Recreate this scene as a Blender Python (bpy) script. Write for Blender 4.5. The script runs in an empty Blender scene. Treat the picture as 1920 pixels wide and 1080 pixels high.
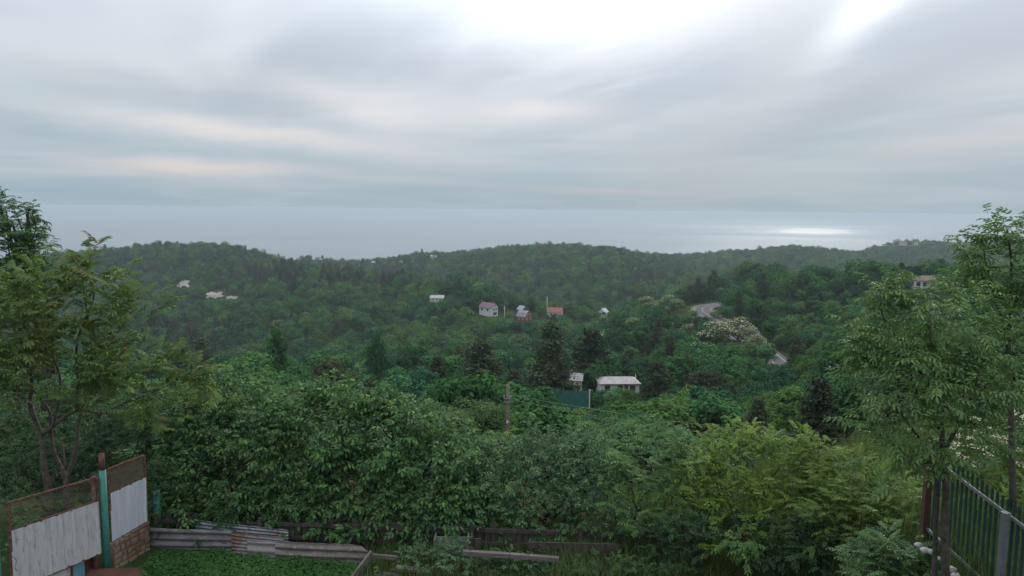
import bpy, math, random
import numpy as np
from mathutils import Vector, Matrix

rng = np.random.default_rng(11)
random.seed(11)
SC = bpy.context.scene
COL = SC.collection
R = math.radians

# ------------------------------------------------------------------ camera
F, PW, PH = 1370.0, 1920.0, 1080.0
CAM = np.array([0.0, 0.0, 6.9])
PITCH = math.atan(146.0 / F)
ROLL = 0.010
_f = np.array([0, math.cos(PITCH), -math.sin(PITCH)])
_r0 = np.array([1.0, 0, 0])
_u0 = np.array([0, math.sin(PITCH), math.cos(PITCH)])
_r = _r0 * math.cos(ROLL) + _u0 * math.sin(ROLL)
_u = -_r0 * math.sin(ROLL) + _u0 * math.cos(ROLL)
cam = bpy.data.cameras.new('camera')
cam.sensor_width = 36.0
cam.lens = F / PW * 36.0
cam.clip_start = 0.1
cam.clip_end = 200000.0
cam_o = bpy.data.objects.new('camera', cam)
COL.objects.link(cam_o)
cam_o.matrix_world = Matrix(((_r[0], _u[0], -_f[0], CAM[0]), (_r[1], _u[1], -_f[1], CAM[1]),
                             (_r[2], _u[2], -_f[2], CAM[2]), (0, 0, 0, 1)))
SC.camera = cam_o
SC.view_settings.view_transform = 'Standard'
SC.view_settings.look = 'None'
SC.view_settings.exposure = 0.50
SC.view_settings.gamma = 1.0
SC.render.engine = 'CYCLES'
cy = SC.cycles
cy.max_bounces = 6
cy.diffuse_bounces = 1
cy.glossy_bounces = 2
cy.transmission_bounces = 3
cy.transparent_max_bounces = 4
cy.volume_bounces = 0
cy.use_denoising = True
cy.sample_clamp_indirect = 4.0

SUN_AZ, SUN_EL = R(21.0), R(27.0)          # azimuth clockwise from +Y, elevation


def ray(px, py):
    d = _f * F + _r * (px - PW / 2) + _u * (PH / 2 - py)
    return d / d[1]


def at(px, py, Y):
    return CAM + ray(px, py) * Y


def proj(P):
    P = np.asarray(P, float) - CAM
    z = P @ _f
    z = np.where(np.abs(z) < 1e-6, 1e-6, z)
    return np.stack([PW / 2 + F * (P @ _r) / z, PH / 2 - F * (P @ _u) / z], -1)


# ------------------------------------------------------------------ node helper
class NT:
    def __init__(self, tree):
        self.t = tree
        tree.nodes.clear()

    def n(self, typ, **kw):
        nd = self.t.nodes.new(typ)
        for k, v in kw.items():
            setattr(nd, k, v)
        return nd

    def l(self, a, b):
        self.t.links.new(a, b)

    def m(self, op, a, b=None, c=None, clamp=False):
        nd = self.n('ShaderNodeMath', operation=op)
        nd.use_clamp = clamp
        for i, v in enumerate((a, b, c)):
            if v is None:
                continue
            if isinstance(v, (int, float)):
                nd.inputs[i].default_value = v
            else:
                self.l(v, nd.inputs[i])
        return nd.outputs[0]

    def mixc(self, fac, a, b, mode='MIX', clamp=False):
        nd = self.n('ShaderNodeMix', data_type='RGBA', blend_type=mode)
        nd.clamp_factor = True
        for s, v in ((nd.inputs[0], fac), (nd.inputs[6], a), (nd.inputs[7], b)):
            if isinstance(v, (int, float)):
                s.default_value = v
            elif isinstance(v, (tuple, list)):
                s.default_value = tuple(v) + (1.0,) if len(v) == 3 else v
            else:
                self.l(v, s)
        return nd.outputs[2]

    def smooth(self, v, a, b):
        nd = self.n('ShaderNodeMapRange', interpolation_type='SMOOTHSTEP')
        self.l(v, nd.inputs[0])
        nd.inputs[1].default_value = a
        nd.inputs[2].default_value = b
        return nd.outputs[0]

    def noise(self, vec, scale, detail=4, rough=0.5, dist=0.0, dim='3D'):
        nd = self.n('ShaderNodeTexNoise', noise_dimensions=dim)
        nd.inputs['Scale'].default_value = scale
        nd.inputs['Detail'].default_value = detail
        nd.inputs['Roughness'].default_value = rough
        nd.inputs['Distortion'].default_value = dist
        if vec is not None:
            self.l(vec, nd.inputs['Vector'])
        return nd.outputs[0]

    def comb(self, x, y, z):
        nd = self.n('ShaderNodeCombineXYZ')
        for i, v in enumerate((x, y, z)):
            if isinstance(v, (int, float)):
                nd.inputs[i].default_value = v
            else:
                self.l(v, nd.inputs[i])
        return nd.outputs[0]


# ------------------------------------------------------------------ world: overcast sky over a Nishita sky
def build_world():
    w = bpy.data.worlds.new('World')
    SC.world = w
    w.use_nodes = True
    t = NT(w.node_tree)
    out = t.n('ShaderNodeOutputWorld')
    sky = t.n('ShaderNodeTexSky', sky_type='NISHITA')
    sky.sun_disc = False
    sky.sun_elevation = SUN_EL
    sky.sun_rotation = SUN_AZ
    bg1 = t.n('ShaderNodeBackground')
    bg1.inputs[1].default_value = 0.05
    t.l(sky.outputs[0], bg1.inputs[0])
    tc = t.n('ShaderNodeTexCoord')
    sx = t.n('ShaderNodeSeparateXYZ')
    t.l(tc.outputs['Generated'], sx.inputs[0])
    x, y, z = sx.outputs
    m = t.m
    az = m('ARCTAN2', x, y)
    el = m('ARCSINE', m('MINIMUM', m('MAXIMUM', z, -1.0), 1.0))
    azd = m('MULTIPLY', az, 57.29578)
    eld = m('MULTIPLY', el, 57.29578)
    # cloud sheet: a plane above, sampled where the direction meets it
    zz = m('ADD', m('MAXIMUM', z, 0.0), 0.07)
    cu = m('DIVIDE', x, zz)
    cv = m('DIVIDE', y, zz)
    # streaks run away towards the upper right: rotate the sheet and stretch it
    ca, sa = math.cos(R(62)), math.sin(R(62))
    su = m('ADD', m('MULTIPLY', cu, ca), m('MULTIPLY', cv, -sa))
    sv = m('ADD', m('MULTIPLY', cu, sa), m('MULTIPLY', cv, ca))
    n1 = t.noise(t.comb(m('MULTIPLY', su, 0.42), m('MULTIPLY', sv, 0.75), 3.7), 1.0, 3, 0.45, 0.35)
    n2 = t.noise(t.comb(m('MULTIPLY', su, 0.9), m('MULTIPLY', sv, 1.9), 9.1), 1.0, 4, 0.5, 0.5)
    # thin level bands near the horizon
    n3 = t.noise(t.comb(m('MULTIPLY', azd, 0.045), m('MULTIPLY', eld, 0.42), 1.3), 1.0, 4, 0.5, 0.4)
    n4 = t.noise(t.comb(m('MULTIPLY', azd, 0.10), m('MULTIPLY', eld, 0.85), 6.3), 1.0, 3, 0.5, 0.3)

    def blob(a0, e0, ra, re, tilt=0.0, wob=0.0):
        da = m('ADD', azd, -a0)
        de = m('ADD', eld, -e0)
        if wob:
            da = m('ADD', da, m('MULTIPLY', m('ADD', n1, -0.5), wob * 3))
            de = m('ADD', de, m('MULTIPLY', m('ADD', n2, -0.5), wob))
        if tilt:
            c, s = math.cos(R(tilt)), math.sin(R(tilt))
            da, de = (m('ADD', m('MULTIPLY', da, c), m('MULTIPLY', de, s)),
                      m('ADD', m('MULTIPLY', da, -s), m('MULTIPLY', de, c)))
        q = m('ADD', m('POWER', m('ABSOLUTE', m('DIVIDE', da, ra)), 2.0), m('POWER', m('ABSOLUTE', m('DIVIDE', de, re)), 2.0))
        return m('EXPONENT', m('MULTIPLY', q, -1.0))

    lum = t.smooth(n1, 0.36, 0.66)
    base = t.mixc(lum, (0.37, 0.43, 0.505), (0.575, 0.61, 0.66))
    base = t.mixc(m('MULTIPLY', t.smooth(n2, 0.48, 0.75), 0.20), base, (0.74, 0.73, 0.74))
    # horizon zone: teal-grey with pale pinkish streaks
    hz = t.smooth(eld, 11.0, 1.5)
    band = t.mixc(t.smooth(n3, 0.36, 0.66), (0.43, 0.55, 0.63), (0.62, 0.675, 0.735))
    band = t.mixc(m('MULTIPLY', t.smooth(n4, 0.56, 0.74), 0.45), band, (0.68, 0.63, 0.63))
    col = t.mixc(hz, base, band)
    low = t.smooth(eld, 2.8, 0.6)
    col = t.mixc(m('MULTIPLY', low, 0.9), col, t.mixc(t.smooth(n4, 0.3, 0.7), (0.42, 0.57, 0.68), (0.53, 0.65, 0.74)))
    # named cloud features of this evening, given by direction
    feats = [  # az, el, r_az, r_el, tilt, wobble, strength, colour
        (-21.0, 5.5, 13.0, 0.8, -6.0, 1.5, 0.8, (0.86, 0.80, 0.78)),
        (-23.0, 2.8, 6.5, 0.6, 0.0, 0.8, 0.85, (0.86, 0.78, 0.75)),
        (-12.0, 7.8, 8.0, 1.3, -8.0, 2.0, 0.5, (0.82, 0.78, 0.77)),
        (2.0, 7.6, 4.0, 0.9, 0.0, 1.0, 0.6, (0.82, 0.78, 0.77)),
        (7.5, 1.55, 7.0, 0.30, -1.5, 0.3, 0.9, (0.78, 0.70, 0.71)),
        (-4.0, 2.1, 7.0, 0.28, -2.0, 0.3, 0.5, (0.72, 0.68, 0.70)),
        (31.0, 4.7, 7.0, 1.2, 5.0, 1.0, 0.55, (0.70, 0.665, 0.665)),
        (2.0, 2.4, 13.0, 1.4, -3.0, 1.0, 0.75, (0.41, 0.555, 0.645)),
        (-16.0, 4.0, 9.0, 0.8, -4.0, 1.0, 0.55, (0.43, 0.55, 0.63)), (22.0, 2.6, 12.0, 1.0, 2.0, 0.8, 0.6, (0.42, 0.545, 0.635)), (-32.0, 7.0, 8.0, 1.0, -5.0, 1.0, 0.5, (0.43, 0.53, 0.60)),
        (14.0, 5.5, 7.0, 3.0, 20.0, 2.0, 0.50, (0.43, 0.49, 0.56)),
        (19.0, 11.5, 3.2, 5.0, -28.0, 2.0, 0.75, (0.46, 0.50, 0.55)),
        (-28.0, 13.0, 10.0, 3.0, 8.0, 3.0, 0.60, (0.45, 0.505, 0.57)),
        (-27.0, 8.5, 9.0, 0.9, -4.0, 1.5, 0.40, (0.43, 0.47, 0.52)),
        (33.0, 11.5, 6.0, 3.5, 25.0, 2.0, 0.65, (0.40, 0.445, 0.50)), (25.0, 8.0, 8.0, 1.6, 22.0, 1.5, 0.7, (0.36, 0.415, 0.485)), (-8.0, 11.0, 7.0, 1.6, -12.0, 2.0, 0.5, (0.40, 0.445, 0.51)),
    ]
    for a0, e0, ra, re, ti, wo, st, c in feats:
        col = t.mixc(m('MULTIPLY', blob(a0, e0, ra, re, ti, wo), st), col, c)
    # thin cloud round the hidden sun: blown bright
    glow = blob(2.0, 21.8, 12.5, 7.3, 0.0, 5.0)
    glow2 = blob(25.5, 14.3, 4.6, 1.3, 40.0, 1.2)
    wide = blob(12.0, 28.0, 60.0, 26.0, 0.0, 0.0)
    col = t.mixc(m('MULTIPLY', wide, 0.16), col, (0.95, 0.95, 0.95))
    g = m('ADD', m('MULTIPLY', glow, 1.5), m('MULTIPLY', glow2, 0.62))
    gl = t.n('ShaderNodeMix', data_type='RGBA', blend_type='ADD')
    gl.inputs[0].default_value = 1.0
    t.l(col, gl.inputs[6])
    t.l(t.mixc(1.0, t.comb(g, g, g), (0.62, 0.64, 0.64), 'MULTIPLY'), gl.inputs[7])
    # an overcast sky grows brighter towards the zenith
    zf = m('ADD', m('MULTIPLY', m('MAXIMUM', z, 0.0), 3.6), 1.0)
    col = t.mixc(1.0, gl.outputs[2], t.comb(zf, zf, zf), 'MULTIPLY')
    bg2 = t.n('ShaderNodeBackground')
    t.l(col, bg2.inputs[0])
    bg2.inputs[1].default_value = 0.525
    mix = t.n('ShaderNodeMixShader')
    mix.inputs[0].default_value = 0.97
    t.l(bg1.outputs[0], mix.inputs[1])
    t.l(bg2.outputs[0], mix.inputs[2])
    t.l(mix.outputs[0], out.inputs[0])


build_world()
sun = bpy.data.lights.new('sun', 'SUN')
sun.energy = 1.5
sun.angle = R(12.0)
sun.color = (1.0, 0.93, 0.83)
sun_o = bpy.data.objects.new('sun', sun)
COL.objects.link(sun_o)
_sd = Vector((math.sin(SUN_AZ) * math.cos(SUN_EL), math.cos(SUN_AZ) * math.cos(SUN_EL), math.sin(SUN_EL)))
sun_o.rotation_euler = _sd.to_track_quat('Z', 'Y').to_euler()
sun_o.location = (0, 0, 60)

HAZE_DENSITY = 1.45e-4
SEA_Z = -175.0

# ------------------------------------------------------------------ materials
MATS = {}


def material(name, c1, c2=None, scale=6.0, rough=0.7, bump=0.0, metal=0.0, spec=0.3, c3=None, stretch=None, thresh=(0.35, 0.65)):
    if name in MATS:
        return MATS[name]
    mt = bpy.data.materials.new(name)
    mt.use_nodes = True
    t = NT(mt.node_tree)
    out = t.n('ShaderNodeOutputMaterial')
    b = t.n('ShaderNodeBsdfPrincipled')
    b.inputs['Roughness'].default_value = rough
    b.inputs['Metallic'].default_value = metal
    b.inputs['Specular IOR Level'].default_value = spec
    t.l(b.outputs[0], out.inputs[0])
    if c2 is None:
        c2 = tuple(v * 0.8 for v in c1)
    tc = t.n('ShaderNodeTexCoord')
    vec = tc.outputs['Object']
    if stretch:
        mp = t.n('ShaderNodeMapping')
        mp.inputs['Scale'].default_value = stretch
        t.l(vec, mp.inputs[0])
        vec = mp.outputs[0]
    n1 = t.noise(vec, scale, 6, 0.6)
    col = t.mixc(t.smooth(n1, *thresh), c1, c2)
    if c3 is not None:
        n2 = t.noise(vec, scale * 2.3, 5, 0.65, 0.5)
        col = t.mixc(t.smooth(n2, 0.54, 0.66), col, c3)
    fine = t.noise(vec, scale * 9, 3, 0.6)
    col = t.mixc(0.35, col, t.mixc(fine, (0.55, 0.55, 0.55), (1.4, 1.4, 1.4)), 'MULTIPLY')
    t.l(col, b.inputs['Base Color'])
    if bump:
        bp = t.n('ShaderNodeBump')
        bp.inputs['Strength'].default_value = bump
        bp.inputs['Distance'].default_value = 0.02
        t.l(fine, bp.inputs['Height'])
        t.l(bp.outputs[0], b.inputs['Normal'])
    MATS[name] = mt
    return mt


def leaf_material(name, dark, mid, light, trans=0.22, rough=0.62, spec=0.12, objvar=0.25):
    """Leaf colour from a per-leaf tint stored on the mesh plus a little per-tree variation."""
    if name in MATS:
        return MATS[name]
    mt = bpy.data.materials.new(name)
    mt.use_nodes = True
    t = NT(mt.node_tree)
    out = t.n('ShaderNodeOutputMaterial')
    at_ = t.n('ShaderNodeAttribute', attribute_name='tint')
    rp = t.n('ShaderNodeValToRGB')
    e = rp.color_ramp.elements
    e[0].color = dark + (1,)
    e[1].color = light + (1,)
    k = rp.color_ramp.elements.new(0.5)
    k.color = mid + (1,)
    t.l(at_.outputs['Fac'], rp.inputs[0])
    oi = t.n('ShaderNodeObjectInfo')
    v = t.m('ADD', t.m('MULTIPLY', t.m('ADD', oi.outputs['Random'], -0.5), 2 * objvar), 1.0)
    rnd2 = t.m('FRACT', t.m('MULTIPLY', oi.outputs['Random'], 7.31))
    warm = t.mixc(rnd2, (0.96, 0.99, 1.06), (1.14, 1.02, 0.88))
    col = t.mixc(1.0, rp.outputs[0], t.comb(v, v, v), 'MULTIPLY')
    col = t.mixc(min(1.0, objvar * 2.6), col, t.mixc(1.0, col, warm, 'MULTIPLY'))
    b = t.n('ShaderNodeBsdfPrincipled')
    b.inputs['Roughness'].default_value = rough
    b.inputs['Specular IOR Level'].default_value = spec
    t.l(col, b.inputs['Base Color'])
    tr = t.n('ShaderNodeBsdfTranslucent')
    t.l(t.mixc(1.0, col, (1.15, 1.25, 0.6), 'MULTIPLY'), tr.inputs[0])
    mx = t.n('ShaderNodeMixShader')
    mx.inputs[0].default_value = trans
    t.l(b.outputs[0], mx.inputs[1])
    t.l(tr.outputs[0], mx.inputs[2])
    t.l(mx.outputs[0], out.inputs[0])
    MATS[name] = mt
    return mt


BARK = material('bark', (0.085, 0.072, 0.06), (0.045, 0.038, 0.03), 14, 0.9, 0.5)
BARK_PALE = material('bark_pale', (0.13, 0.11, 0.085), (0.07, 0.058, 0.045), 12, 0.9, 0.5)

# ------------------------------------------------------------------ object helpers


def tag(o, label=None, cat=None, group=None, kind=None):
    if label:
        o['label'] = label
    if cat:
        o['category'] = cat
    if group:
        o['group'] = group
    if kind:
        o['kind'] = kind
    return o


def empty(name, loc, label=None, cat=None, group=None, rotz=0.0):
    o = bpy.data.objects.new(name, None)
    o.empty_display_size = 0.2
    COL.objects.link(o)
    o.location = tuple(float(v) for v in loc)
    o.rotation_euler = (0, 0, rotz)
    return tag(o, label, cat, group)


def mesh_np(name, V, Q, mats=(), tint=None, mat_idx=None, smooth=False):
    """Mesh from an (n,3) array and an (m,4) quad array."""
    me = bpy.data.meshes.new(name)
    V = np.ascontiguousarray(V, np.float32)
    Q = np.ascontiguousarray(Q, np.int32)
    me.vertices.add(len(V))
    me.vertices.foreach_set('co', V.ravel())
    me.loops.add(Q.size)
    me.loops.foreach_set('vertex_index', Q.ravel())
    me.polygons.add(len(Q))
    me.polygons.foreach_set('loop_start', np.arange(0, Q.size, 4, dtype=np.int32))
    try:
        me.polygons.foreach_set('loop_total', np.full(len(Q), 4, np.int32))
    except Exception:
        pass
    for m_ in mats:
        me.materials.append(m_)
    if mat_idx is not None:
        me.polygons.foreach_set('material_index', np.ascontiguousarray(mat_idx, np.int32))
    me.update(calc_edges=True)
    if tint is not None:
        a = me.attributes.new('tint', 'FLOAT', 'FACE')
        a.data.foreach_set('value', np.ascontiguousarray(tint, np.float32))
    if smooth:
        me.polygons.foreach_set('use_smooth', np.ones(len(Q), bool))
    return me


def link(name, me, parent=None, loc=None):
    o = bpy.data.objects.new(name, me)
    COL.objects.link(o)
    if parent is not None:
        o.parent = parent
    if loc is not None:
        o.location = tuple(float(v) for v in loc)
    return o


class MB:
    """Collects boxes, prisms and tubes for one mesh."""

    def __init__(self):
        self.v, self.f = [], []

    def add(self, vs, fs):
        k = len(self.v)
        self.v += [tuple(float(c) for c in p) for p in vs]
        self.f += [tuple(k + i for i in q) for q in fs]
        return self

    def box(self, c, s, ax=None):
        """centre, full sizes, optional 3 axis vectors"""
        c = np.asarray(c, float)
        A = np.eye(3) if ax is None else np.asarray(ax, float)
        h = np.asarray(s, float) / 2
        vs = [c + A[0] * h[0] * i + A[1] * h[1] * j + A[2] * h[2] * k for i in (-1, 1) for j in (-1, 1) for k in (-1, 1)]
        return self.add(vs, [(0, 1, 3, 2), (4, 6, 7, 5), (0, 4, 5, 1), (2, 3, 7, 6), (0, 2, 6, 4), (1, 5, 7, 3)])

    def beam(self, a, b, w, t, up=(0, 0, 1)):
        """box from a to b, width w across, thickness t along 'up'"""
        a, b = np.asarray(a, float), np.asarray(b, float)
        d = b - a
        L = np.linalg.norm(d)
        d = d / L
        up = np.asarray(up, float)
        if abs(d @ up) > 0.97:
            up = np.array([0, 1.0, 0])
        s = np.cross(up, d)
        s /= np.linalg.norm(s)
        n = np.cross(d, s)
        return self.box((a + b) / 2, (L, w, t), (d, s, n))

    def tube(self, pts, rad, n=7, cap=True):
        pts = np.asarray(pts, float)
        rad = np.broadcast_to(np.asarray(rad, float), (len(pts),))
        k = len(self.v)
        ref = np.array([0.31, 0.95, 0.1])
        for i, p in enumerate(pts):
            d = pts[min(i + 1, len(pts) - 1)] - pts[max(i - 1, 0)]
            d = d / (np.linalg.norm(d) + 1e-9)
            s = np.cross(ref, d)
            s /= np.linalg.norm(s) + 1e-9
            q = np.cross(d, s)
            for j in range(n):
                a = 2 * math.pi * j / n
                self.v.append(tuple(p + rad[i] * (s * math.cos(a) + q * math.sin(a))))
        for i in range(len(pts) - 1):
            for j in range(n):
                self.f.append((k + i * n + j, k + i * n + (j + 1) % n, k + (i + 1) * n + (j + 1) % n, k + (i + 1) * n + j))
        if cap:
            self.f.append(tuple(k + j for j in range(n))[::-1])
            self.f.append(tuple(k + (len(pts) - 1) * n + j for j in range(n)))
        return self

    def mesh(self, name, mat, smooth=False):
        me = bpy.data.meshes.new(name)
        me.from_pydata(self.v, [], self.f)
        me.materials.append(mat)
        if smooth:
            me.polygons.foreach_set('use_smooth', np.ones(len(me.polygons), bool))
        me.update()
        return me

    def build(self, name, mat, parent=None, origin=None, smooth=False):
        """vertices were given in world space; parent (unrotated) at its location"""
        off = np.zeros(3)
        if parent is not None:
            q = parent
            while q is not None:
                off += np.array(q.location)
                q = q.parent
        if origin is not None:
            off = off + 0
        o0 = np.zeros(3) if origin is None else np.asarray(origin, float) - off
        self.v = [tuple(np.asarray(p) - off - o0) for p in self.v]
        o = link(name, self.mesh(name, mat, smooth), parent)
        if origin is not None:
            o.location = tuple(o0)
        return o


# ------------------------------------------------------------------ terrain height
def sstep(a, b, x):
    t = np.clip((np.asarray(x, float) - a) / (b - a), 0, 1)
    return t * t * (3 - 2 * t)


CTRL = []   # world points the ground passes through


def T(px, py, Y, h=7.0):     # a tree top seen in the photograph at a known distance; h is the height of the wood there
    P = at(px, py, Y)
    if h == 7.0 and Y > 450:
        h = 17.5 if Y > 850 else 12.0
    CTRL.append((P[0], P[1], P[2] - h))


def G(px, Y, z):
    P = at(px, 500, Y)
    CTRL.append((P[0], P[1], z))


for px in (-600, 0, 500, 960, 1400):
    G(px, 19, -1.3)
    G(px, 24, -2.4)
G(1750, 18, 1.0); G(2300, 18, 1.5); G(1750, 26, -1.0); G(2300, 26, 0.0)
for px in (-600, 100, 600, 1000, 1400):
    G(px, 33, -6.5)
    G(px, 48, -11.5)
G(1850, 40, -5.0); G(2400, 45, -5.0); G(1850, 60, -11.0)
for px in (-600, 200, 700, 1100):
    G(px, 75, -18.5)
    G(px, 110, -26.0)
G(1500, 75, -17); G(1500, 110, -24); G(1900, 90, -16); G(1900, 150, -20); G(2400, 120, -14)
G(-500, 160, -40); G(200, 160, -37); G(600, 160, -36); G(900, 155, -33.5); G(1150, 155, -33.5); G(1350, 160, -31)
G(-500, 230, -58); G(200, 230, -56); G(600, 230, -52); G(900, 230, -48); G(1100, 230, -44); G(1300, 215, -36)
G(0, 330, -80); G(400, 320, -80); G(700, 300, -70); G(900, 300, -66); G(1050, 300, -58); G(1150, 300, -46)
# spur with the hamlet
T(330, 640, 430); T(450, 610, 470); T(600, 620, 440); T(740, 640, 370); T(860, 620, 380); T(950, 625, 370)
T(500, 560, 560); T(650, 560, 530); T(780, 580, 460)
G(820, 470, -52); G(918, 432, -55); G(985, 425, -57.5); G(1040, 440, -57); G(1132, 450, -59); G(1108, 400, -61)
T(620, 515, 680); T(500, 520, 700); T(760, 520, 610); T(880, 533, 550); T(960, 550, 510); T(1050, 566, 480)
T(560, 493, 800, 17); T(660, 497, 780, 17)
G(800, 900, -105); G(950, 740, -95); G(1060, 610, -92); G(1200, 520, -86); G(650, 1000, -100)
# left hill
T(150, 476, 880); T(240, 468, 900); T(310, 459, 940); T(385, 454, 950); T(440, 461, 940); T(485, 476, 920); T(530, 491, 880)
G(340, 800, -73); G(405, 720, -79); G(440, 690, -80); T(290, 540, 800); T(380, 500, 860); T(450, 500, 830); T(480, 540, 680)
T(-200, 480, 900); T(-200, 560, 500)
for px in (-200, 200, 400, 520):
    G(px, 1350, -130)
# gap ridge
T(590, 488, 1345, 5); T(600, 487, 1330, 3); T(640, 484, 1330); T(700, 494, 1240, 2); T(751, 492, 1210, 2); T(813, 483, 1160, 2); T(830, 472, 1160)
# central hill
T(900, 463, 1100); T(960, 459, 1080); T(1010, 456, 1060); T(1080, 459, 1030); T(1140, 458, 1000); T(1180, 469, 1010); T(1215, 475, 1080)
T(900, 495, 950); T(1000, 500, 880); T(1100, 500, 850); T(1000, 540, 740); T(1100, 552, 690); T(1170, 530, 740); T(1200, 500, 880)
# right ridge
T(1240, 473, 1500); T(1340, 466, 1450); T(1440, 458, 1400); T(1500, 453, 1380); T(1550, 460, 1380); T(1592, 471, 1440)
T(1300, 500, 1050); T(1400, 495, 1050); T(1500, 500, 950); T(1260, 530, 700); T(1350, 515, 800)
T(1640, 464, 1560); T(1661, 462, 1510, 2); T(1692, 459, 1500, 2); T(1716, 458, 1500, 2); T(1760, 452, 1500); T(1860, 449, 1500); T(2200, 446, 1500)
T(1700, 490, 1100); T(1620, 497, 1000); T(1800, 490, 1000)
G(1500, 480, -56); G(1650, 460, -50); G(1800, 460, -45)
# near right spur with the road
T(1290, 547, 420); T(1400, 522, 400); T(1500, 512, 365); T(1620, 513, 330); G(1738, 300, -23); T(1850, 535, 300, 4); T(2200, 530, 300)
T(1500, 590, 290); T(1600, 620, 230); T(1500, 660, 205); T(1220, 580, 330); T(1150, 610, 320)
for px in (-600, 200, 700, 1100, 1500, 1900, 2400):
    G(px, 2100, -165)
    G(px, 2600, -200)
    G(px, 3600, -260)

_C = np.array(CTRL)


def _uv(X, Y):
    Rr = np.sqrt(X * X + Y * Y)
    az = np.clip(np.arctan2(X, Y), -0.95, 0.95)
    return np.stack([az * 2.2, np.log(np.maximum(Rr, 8.0))], -1)


def _ker(d2):
    return 0.5 * d2 * np.log(d2 + 1e-12)


_P = _uv(_C[:, 0], _C[:, 1])
_n = len(_P)
_K = _ker(((_P[:, None] - _P[None]) ** 2).sum(-1)) + np.eye(_n) * 2e-5
_A = np.zeros((_n + 3, _n + 3))
_A[:_n, :_n] = _K
_A[:_n, _n] = 1
_A[:_n, _n + 1:] = _P
_A[_n:, :_n] = _A[:_n, _n:].T
# interpolate slope (z / distance) so that near and far relief weigh alike in the picture
_Rc = np.sqrt(_C[:, 0] ** 2 + _C[:, 1] ** 2)
_wt = np.linalg.solve(_A, np.concatenate([(_C[:, 2] - 6.9) / _Rc, np.zeros(3)]))


def _tps(X, Y):
    P = _uv(X, Y)
    out = np.empty(len(P))
    for i in range(0, len(P), 20000):
        p = P[i:i + 20000]
        k = _ker(((p[:, None] - _P[None]) ** 2).sum(-1))
        out[i:i + 20000] = k @ _wt[:_n] + _wt[_n] + p @ _wt[_n + 1:]
    Rr = np.sqrt(X * X + Y * Y)
    return out * np.maximum(Rr, 8.0) + 6.9


ROAD_CTRL = [(1500, 722, 176), (1462, 693, 192), (1430, 664, 213), (1392, 634, 243), (1352, 606, 285), (1322, 588, 316),
             (1318, 578, 340), (1340, 573, 355), (1380, 569, 370), (1440, 566, 385)]
_rc = np.array([at(*q) for q in ROAD_CTRL])


def catmull(P, n=10):
    P = np.asarray(P, float)
    Q = np.vstack([2 * P[0] - P[1], P, 2 * P[-1] - P[-2]])
    out = []
    for i in range(1, len(Q) - 2):
        for t in np.linspace(0, 1, n, endpoint=False):
            a, b, c, d = Q[i - 1], Q[i], Q[i + 1], Q[i + 2]
            out.append(0.5 * ((2 * b) + (-a + c) * t + (2 * a - 5 * b + 4 * c - d) * t ** 2 + (-a + 3 * b - 3 * c + d) * t ** 3))
    out.append(P[-1])
    return np.array(out)


ROAD = catmull(_rc, 8)


def road_dist(X, Y):
    best = np.full(len(X), 1e9)
    zz = np.zeros(len(X))
    for p in ROAD:
        d = np.hypot(X - p[0], Y - p[1])
        m_ = d < best
        best = np.where(m_, d, best)
        zz = np.where(m_, p[2], zz)
    return best, zz


def ground(X, Y):
    X = np.atleast_1d(np.asarray(X, float))
    Y = np.atleast_1d(np.asarray(Y, float))
    z = _tps(X, Y)
    # gullies and knolls
    amp = 7.0 * sstep(290, 480, Y) * (1 - sstep(760, 980, Y)) * sstep(60, 150, np.hypot(X - 15, Y - 440))
    z = z + amp * (np.sin(X * 0.047 + 0.8 * np.sin(Y * 0.018)) * np.sin(Y * 0.031 + 1.1 * np.sin(X * 0.021) + 0.7)
                   + 0.45 * np.sin(X * 0.093 - Y * 0.061 + 1.9))
    m_ = (X > 20) & (X < 160) & (Y > 140) & (Y < 440)
    if m_.any():
        d, zr = road_dist(X[m_], Y[m_])
        w = 1 - sstep(6.0, 22.0, d)
        z[m_] = z[m_] * (1 - w) + (zr - 0.25) * w
    yard = 1.9 * sstep(4.9, 6.2, X) * (1 - 0.6 * sstep(10.8, 13.5, Y)) + 0.25 * sstep(2.4, 4.5, X) - 0.6 * sstep(-8.6, -10.5, X)
    t = np.maximum(sstep(15.4, 19.5, Y), sstep(35, 80, np.hypot(X, Y)))
    return yard * (1 - t) + z * t


def gz(x, y):
    return float(ground(x, y)[0])


def build_terrain():
    azf = np.radians(np.concatenate([np.arange(-180, -52, 8.0), np.arange(-52, 52.01, 0.4), np.arange(60, 180.1, 8.0)]))
    rr = np.exp(np.linspace(math.log(1.2), math.log(3600), 300))
    A, Rr = np.meshgrid(azf, rr)
    X, Y = (Rr * np.sin(A)).ravel(), (Rr * np.cos(A)).ravel()
    Z = ground(X, Y)
    rough = np.sin(X * 2.1 + Y) * np.sin(Y * 1.7 - X * 0.6) * 0.03
    Z = Z + rough
    na, nr = len(azf), len(rr)
    i, j = np.meshgrid(np.arange(nr - 1), np.arange(na - 1), indexing='ij')
    a = (i * na + j).ravel()
    Q = np.stack([a, a + 1, a + na + 1, a + na], -1)
    m_ = material('ground_soil', (0.022, 0.042, 0.016), (0.040, 0.046, 0.022), 0.35, 0.95, 0.4, spec=0.0, c3=(0.032, 0.060, 0.020))
    o = link('ground', mesh_np('ground', np.stack([X, Y, Z], -1), Q, (m_,), smooth=True))
    tag(o, kind='structure', label='wooded slopes and valley floor under the trees')


build_terrain()


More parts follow.
